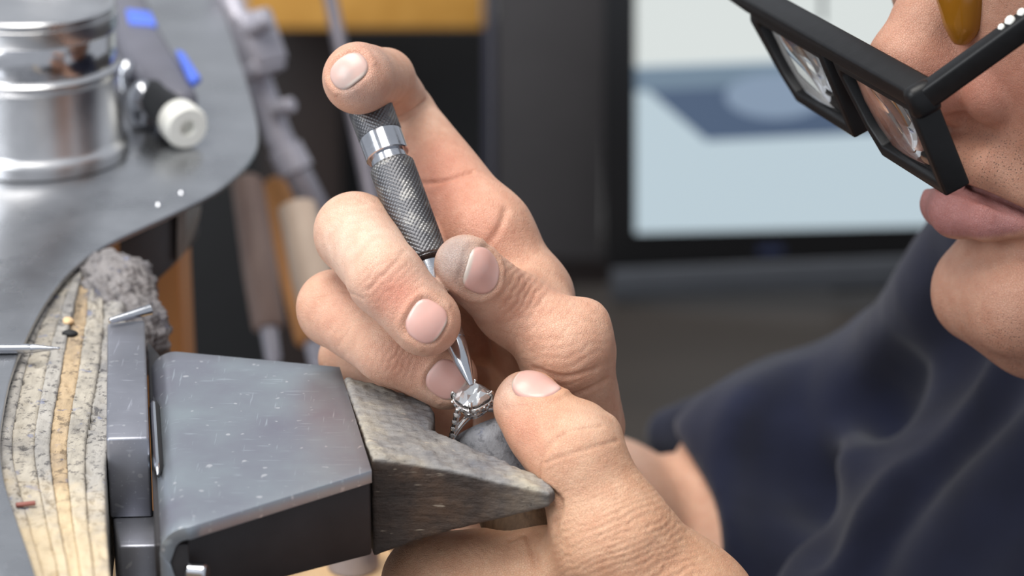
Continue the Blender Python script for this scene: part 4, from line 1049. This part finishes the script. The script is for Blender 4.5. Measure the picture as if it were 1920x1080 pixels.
def build_eyeglasses():
    t = empty('eyeglasses', mm2w(hp(-4, 0, 55)), 'amber-framed eyeglasses behind the black magnifier', 'glasses')
    for s in (1, -1):
        # rim with a thick nose pad wing at its inner lower corner
        loop = [(-2, 15*s, 66), (1, 26*s, 62), (-1, 44*s, 62), (-7, 56*s, 68), (-9, 58*s, 78), (-5, 48*s, 88), (3, 30*s, 90), (5, 14*s, 84), (1, 12*s, 74)]
        pts = catmull([hp(*p) for p in loop], 8, True); tube('rim', mm2w(np.array(pts)), .0017, M['amber'], t, 12, True)
        pad = [hp(-4, -13, 80), hp(-7, -13, 72), hp(-10, -13, 64), hp(-11, -12.5, 58), hp(-11, -12, 55)] if s < 0 else [hp(-1, 14.5*s, 74), hp(-1.6, 15*s, 62), hp(-1.6, 15.2*s, 50), hp(-1.0, 15*s, 43), hp(-.2, 14.4*s, 38)]
        tube('nose_pad', mm2w(np.array(catmull(pad, 6))), list(np.interp(np.linspace(0, 1, 25), [0, .5, .8, 1], [.0075, .0064, .0042, .0014] if s > 0 else [.004, .0035, .0026, .001])), M['amber'], t, 16)
        tube('temple_arm', mm2w(np.array([hp(-9, 58*s, 72), hp(-14, 77*s, 72), hp(-60, 81*s, 68), hp(-105, 80*s, 62)])), .0016, M['amber'], t, 10)
    tube('bridge', mm2w(np.array(catmull([hp(5, 14, 84), hp(8, 0, 86), hp(5, -14, 84)], 8))), .0018, M['amber'], t, 12)

# ------------------------------------------------------------------ small tools on the bench
def build_small():
    p0 = onz(-200, 657, ZB+.0026); p1 = onz(113, 653, ZB+.0022); d = (p1-p0)/np.linalg.norm(p1-p0); L = np.linalg.norm(p1-p0)
    t = empty('engraving_bur', p0, 'thin steel bur with tapered point lying across the bench edge at left', 'bur')
    lathe('shank', p0, p1, [(0, .0009), (.0002, .00115), (L*.80, .00115), (L*.83, .0009)], M['chrome'], t, 24)
    lathe('tapered_point', p0+d*L*.81, p1, [(0, .0009), (.001, .00105), (L*.11, .0006), (L*.175, .00028), (L*.18, .0004), (L*.19, .0002)], M['chrome'], t, 20)
    a = onz(205, 602, ZB+.0045); b = onz(283, 580, ZB+.0055)
    o = rod('steel_pin', a, b, .0007, M['chrome'], None, 20, .0013); tag(o, 'short bright tapered steel pin lying at the top of the steel block', 'pin')
    c = onz(132, 625, ZB-.001)*1000
    V, Q, N = solidmesh(lambda P: smin(ell(P, c, np.eye(3), (1.7, 1.2, .8)), ell(P, c+np.array([-1, .3, .1]), np.eye(3), (1, .8, .6)), .4), c-4, c+4, .2)
    V = V+N*(0.2*nz(V, 1.5, 3))[:, None]; o = link('dark_chip', mesh_np('dark_chip', V/1000, Q), M['black'], None, False); tag(o, 'small dark chip lying in a groove of the dirty wood', 'chip')
    c = onz(128, 602, ZB-.001)*1000
    V, Q, N = solidmesh(lambda P: ell(P, c, np.eye(3), (1.3, 1.6, .8)), c-4, c+4, .2); V = V+N*(0.25*nz(V, 1.3, 5))[:, None]
    o = link('wood_crumb', mesh_np('wood_crumb', V/1000, Q), M['tan_wood'], None, False); tag(o, 'pale tan crumb lying just beyond the dark chip', 'crumb')
    c = onz(48, 945, ZB-.0008); o = obox('red_sliver', c, np.array([.96, .25, 0]), np.array([-.25, .96, 0]), ZA, .004, .0012, .0007, plain('red_brown', lin(140, 84, 74)), None, .0002)
    tag(o, 'thin reddish sliver on the near bench edge', 'sliver')

# ------------------------------------------------------------------ background
def build_background():
    # support arm beyond the sheet: clamp head, knob, bar
    t = empty('clamp_arm', at(600, 400, .95), 'grey metal arm with clamp head and knobs slanting down beyond the bench sheet', 'arm')
    P = [at(418, -40, .93), at(470, 105, .93), at(522, 255, .93), at(612, 430, .93)]
    tube('bar', [P[0], P[1], P[2], P[3]], [.0042, .0042, .0046, .0046], M['grey_metal'], t, 20)
    d = P[1]-P[0]; d /= np.linalg.norm(d); _, a, b = frame_of(d)
    obox('clamp_head', at(478, 78, .925), d, a, b, .019, .014, .012, M['grey_metal'], t, .002)
    obox('clamp_block', at(488, 128, .925), d, a, b, .006, .013, .012, M['grey_metal'], t, .0015)
    p = at(500, 28, .92); rod('wing_knob', at(462, 62, .92), at(504, 32, .915), .0034, M['grey_metal'], t)
    rod('screw', at(515, 205, .925), at(548, 196, .92), .0026, M['grey_metal'], t)
    d = P[3]-P[2]; d /= np.linalg.norm(d)
    lathe('collar', P[2]+d*.004, P[3], [(0, .0046), (.0005, .0058), (.009, .0060), (.0095, .0048)], M['grey_metal'], t)
    # hanging handles
    def handle(name, a, b, r, mat, label, tipmat=None, r1=None):
        tt = empty(name, b, label, 'tool'); L = np.linalg.norm(np.asarray(b)-np.asarray(a))
        lathe('grip', a, b, [(0, r*.7), (L*.02, r), (L*.5, r*1.08), (L*.78, (r1 or r)), (L*.80, (r1 or r)*.8)], mat, tt, 24)
        d_ = (np.asarray(b)-np.asarray(a))/L
        lathe('shaft', np.asarray(a)+d_*L*.79, b, [(0, r*.55), (L*.16, r*.5), (L*.2, r*.3)], tipmat or M['grey_metal'], tt, 20)
    handle('hanging_tool', at(462, 335, .93), at(515, 690, .90), .0052, M['handle_wood'], 'brownish wooden tool handle hanging left of the slanting grey arm')
    handle('hanging_tool', at(556, 385, .90), at(612, 640, .88), .0062, M['tan_handle'], 'pale tan tool handle hanging just behind the bent fingers')
    handle('hanging_tool', at(520, 340, .96), at(606, 720, .93), .0060, M['leg_wood'], 'ochre wooden tool handle hanging behind the pale handle')
    o = rod('thin_rod', at(608, -60, 1.06), at(706, 420, 1.0), .0026, plain('rod_metal', lin(112, 108, 116), .5, .6), None, 20); tag(o, 'thin straight grey metal rod hanging in front of the black recess', 'rod')
    # bench frame opposite: orange rail, brown side, recess shadow painted as a black board
    t = empty('back_bench', at(690, 300, 1.5), 'orange wooden rail over a shaded black recess of the bench opposite', 'bench')
    Y = at(700, 50, 1.5)[1]
    def flat(name, x0, y0, x1, y1, yy, depth, mat, par, bv=.001):
        n = (0, -1, 0); A = hit(x0, y0, (0, yy, 0), n); B = hit(x1, y1, (0, yy, 0), n)
        return box(name, (min(A[0], B[0]), yy, min(A[2], B[2])), (max(A[0], B[0]), yy+depth, max(A[2], B[2])), mat, par, bv)
    flat('rail', 455, -160, 906, 54, Y, .03, M['orange_wood'], t)
    flat('recess_shade', 120, 54, 930, 1000, Y+.10, .02, M['black'], t)
    flat('brown_side', 482, 50, 652, 900, Y+.04, .02, M['brown_wood'], t)
    # grey laminate cabinet side
    Y2 = at(1010, 200, 1.42)[1]
    t = empty('grey_cabinet', at(1015, 470, 1.42), 'dark grey laminate cabinet panel left of the monitor', 'cabinet')
    flat('panel', 928, -200, 1130, 484, Y2, .02, M['grey_panel'], t)
    flat('panel_edge', 908, -200, 927, 484, Y2-.002, .03, plain('edge_strip', lin(58, 58, 72), .5), t)
    flat('plinth', 880, 486, 1160, 900, Y2+.03, .02, M['brown_wood'], t)
    # monitor on its desk
    nrm = np.array([-0.10, -1, 0.04]); nrm /= np.linalg.norm(nrm); c0 = at(1420, 300, 1.34)
    t = empty('computer_monitor', hit(1420, 560, c0, nrm), 'black-bezelled computer monitor glowing pale blue behind the person', 'monitor')
    def quad(name, pix, mat, off, thick, bv=.0008):
        v = [hit(x, y, c0, nrm)+nrm*off for x, y in pix]; n = len(v); v = v+[p-nrm*thick for p in v]
        f = [tuple(range(n)), tuple(range(n, 2*n))[::-1]]+[(i, n+i, n+(i+1) % n, (i+1) % n) for i in range(n)]
        me = mesh_py(name, v, f); recalc(me); o = link(name, me, mat, t)
        if bv: bevel(o, bv)
        return o
    gl = plain('monitor_black', lin(12, 13, 16), .3, 0, .05)
    quad('bezel', [(1132, -420), (2250, -420), (2250, 455), (1132, 502)], gl, 0, .012)
    quad('chin', [(1146, 505), (2250, 458), (2250, 515), (1146, 562)], plain('monitor_chin', lin(66, 69, 75), .5, .3, .05), .0005, .010)
    scr = [('screen', [(1192, -380), (2200, -380), (2200, 412), (1192, 436)], (186, 203, 212), .0012),
           ('screen_sky', [(1192, -380), (2200, -380), (2200, 84), (1192, 122)], (216, 222, 220), .0016),
           ('screen_band', [(1192, 126), (2200, 88), (2200, 128), (1192, 170)], (112, 132, 150), .0016),
           ('screen_shape', [(1215, 168), (2200, 126), (2200, 235), (1690, 245), (1325, 262)], (74, 92, 118), .0018)]
    scr_o = None
    for nm, pix, col, off in scr:
        o = quad(nm, pix, emit_mat(nm, lin(*col), 1.0), off, .0004, 0)
        if scr_o is None: scr_o = o
        else: o.parent = scr_o
    Q2 = quad
    def quad(*a):
        o = Q2(*a); o.parent = scr_o if a[0].startswith('screen') else t; return o
    el = [(1455+95*math.cos(a), 178+42*math.sin(a)) for a in np.linspace(0, 2*math.pi, 28, endpoint=False)]
    quad('screen_disc', el, emit_mat('screen_disc', lin(132, 150, 172), 1.0), .0021, .0002, 0)
    quad('screen_line', [(1534, -380), (1550, -380), (1546, 40), (1538, 40)], emit_mat('screen_line', lin(40, 46, 50), 1.0), .0021, .0002, 0)
    quad('logo', [(1420, 462), (1470, 460), (1468, 474), (1422, 476)], plain('logo_blue', lin(36, 44, 72), .4), .0008, .0004, 0)
    quad('stand', [(1560, 510), (1800, 500), (1800, 555), (1560, 566)], M['black'], -.012, .006)
    zt = hit(1400, 572, c0, nrm)[2]-.004
    t = empty('desk', (0.2, 1.15, 0), 'dark brown desk below the monitor', 'desk')
    yb = hit(1400, 572, c0, nrm)[1]
    xl = at(1075, 600, 1.3)[0]; box('desk_top', (xl, yb-.46, zt-.03), (.9, min(yb+.04, Y2-.01), zt), M['desk'], t, .002)
    for x in (xl+.03, .86):
        for y in (yb-.40, yb-.02): box('leg', (x-.02, y-.02, 0), (x+.02, y+.02, zt-.03), M['desk'], t, .002)
    # tray under the pin
    t = empty('catch_tray', at(520, 1100, .74), 'tan wooden catch tray below the bench pin', 'tray')
    zc = at(520, 1062, .72)[2]-.004
    A = onz(300, 1180, zc); B = onz(720, 1040, zc)
    box('tray_floor', (A[0]-.02, A[1]-.10, zc-.006), (B[0]+.002, B[1]+.004, zc), M['tan_wood'], t, .001)
    box('tray_wall', (A[0]-.02, B[1]+.004, zc-.006), (B[0]+.002, B[1]+.010, zc+.004), M['tan_wood'], t, .001)
    for i, (px, r, lab) in enumerate(((520, .0052, 'grey metal cylinder lying in the tray, left one'), (662, .0066, 'larger pale grey metal cylinder lying in the tray, right one'))):
        c = onz(px, 1062, zc); o = lathe('metal_cylinder', c, c+ZA*.02, [(0, r*.9), (.0004, r), (.012, r), (.0125, r*.85)], M['grey_metal'], None, 32)
        tag(o, lab.replace('lying', 'standing'), 'cylinder')

build_bench(); build_sheet(); build_can(); build_nozzle_tool(); build_holder(); build_pin(); build_clamp()
build_ring(); build_tool(); build_magnifier(); build_eyeglasses(); build_small(); build_background()
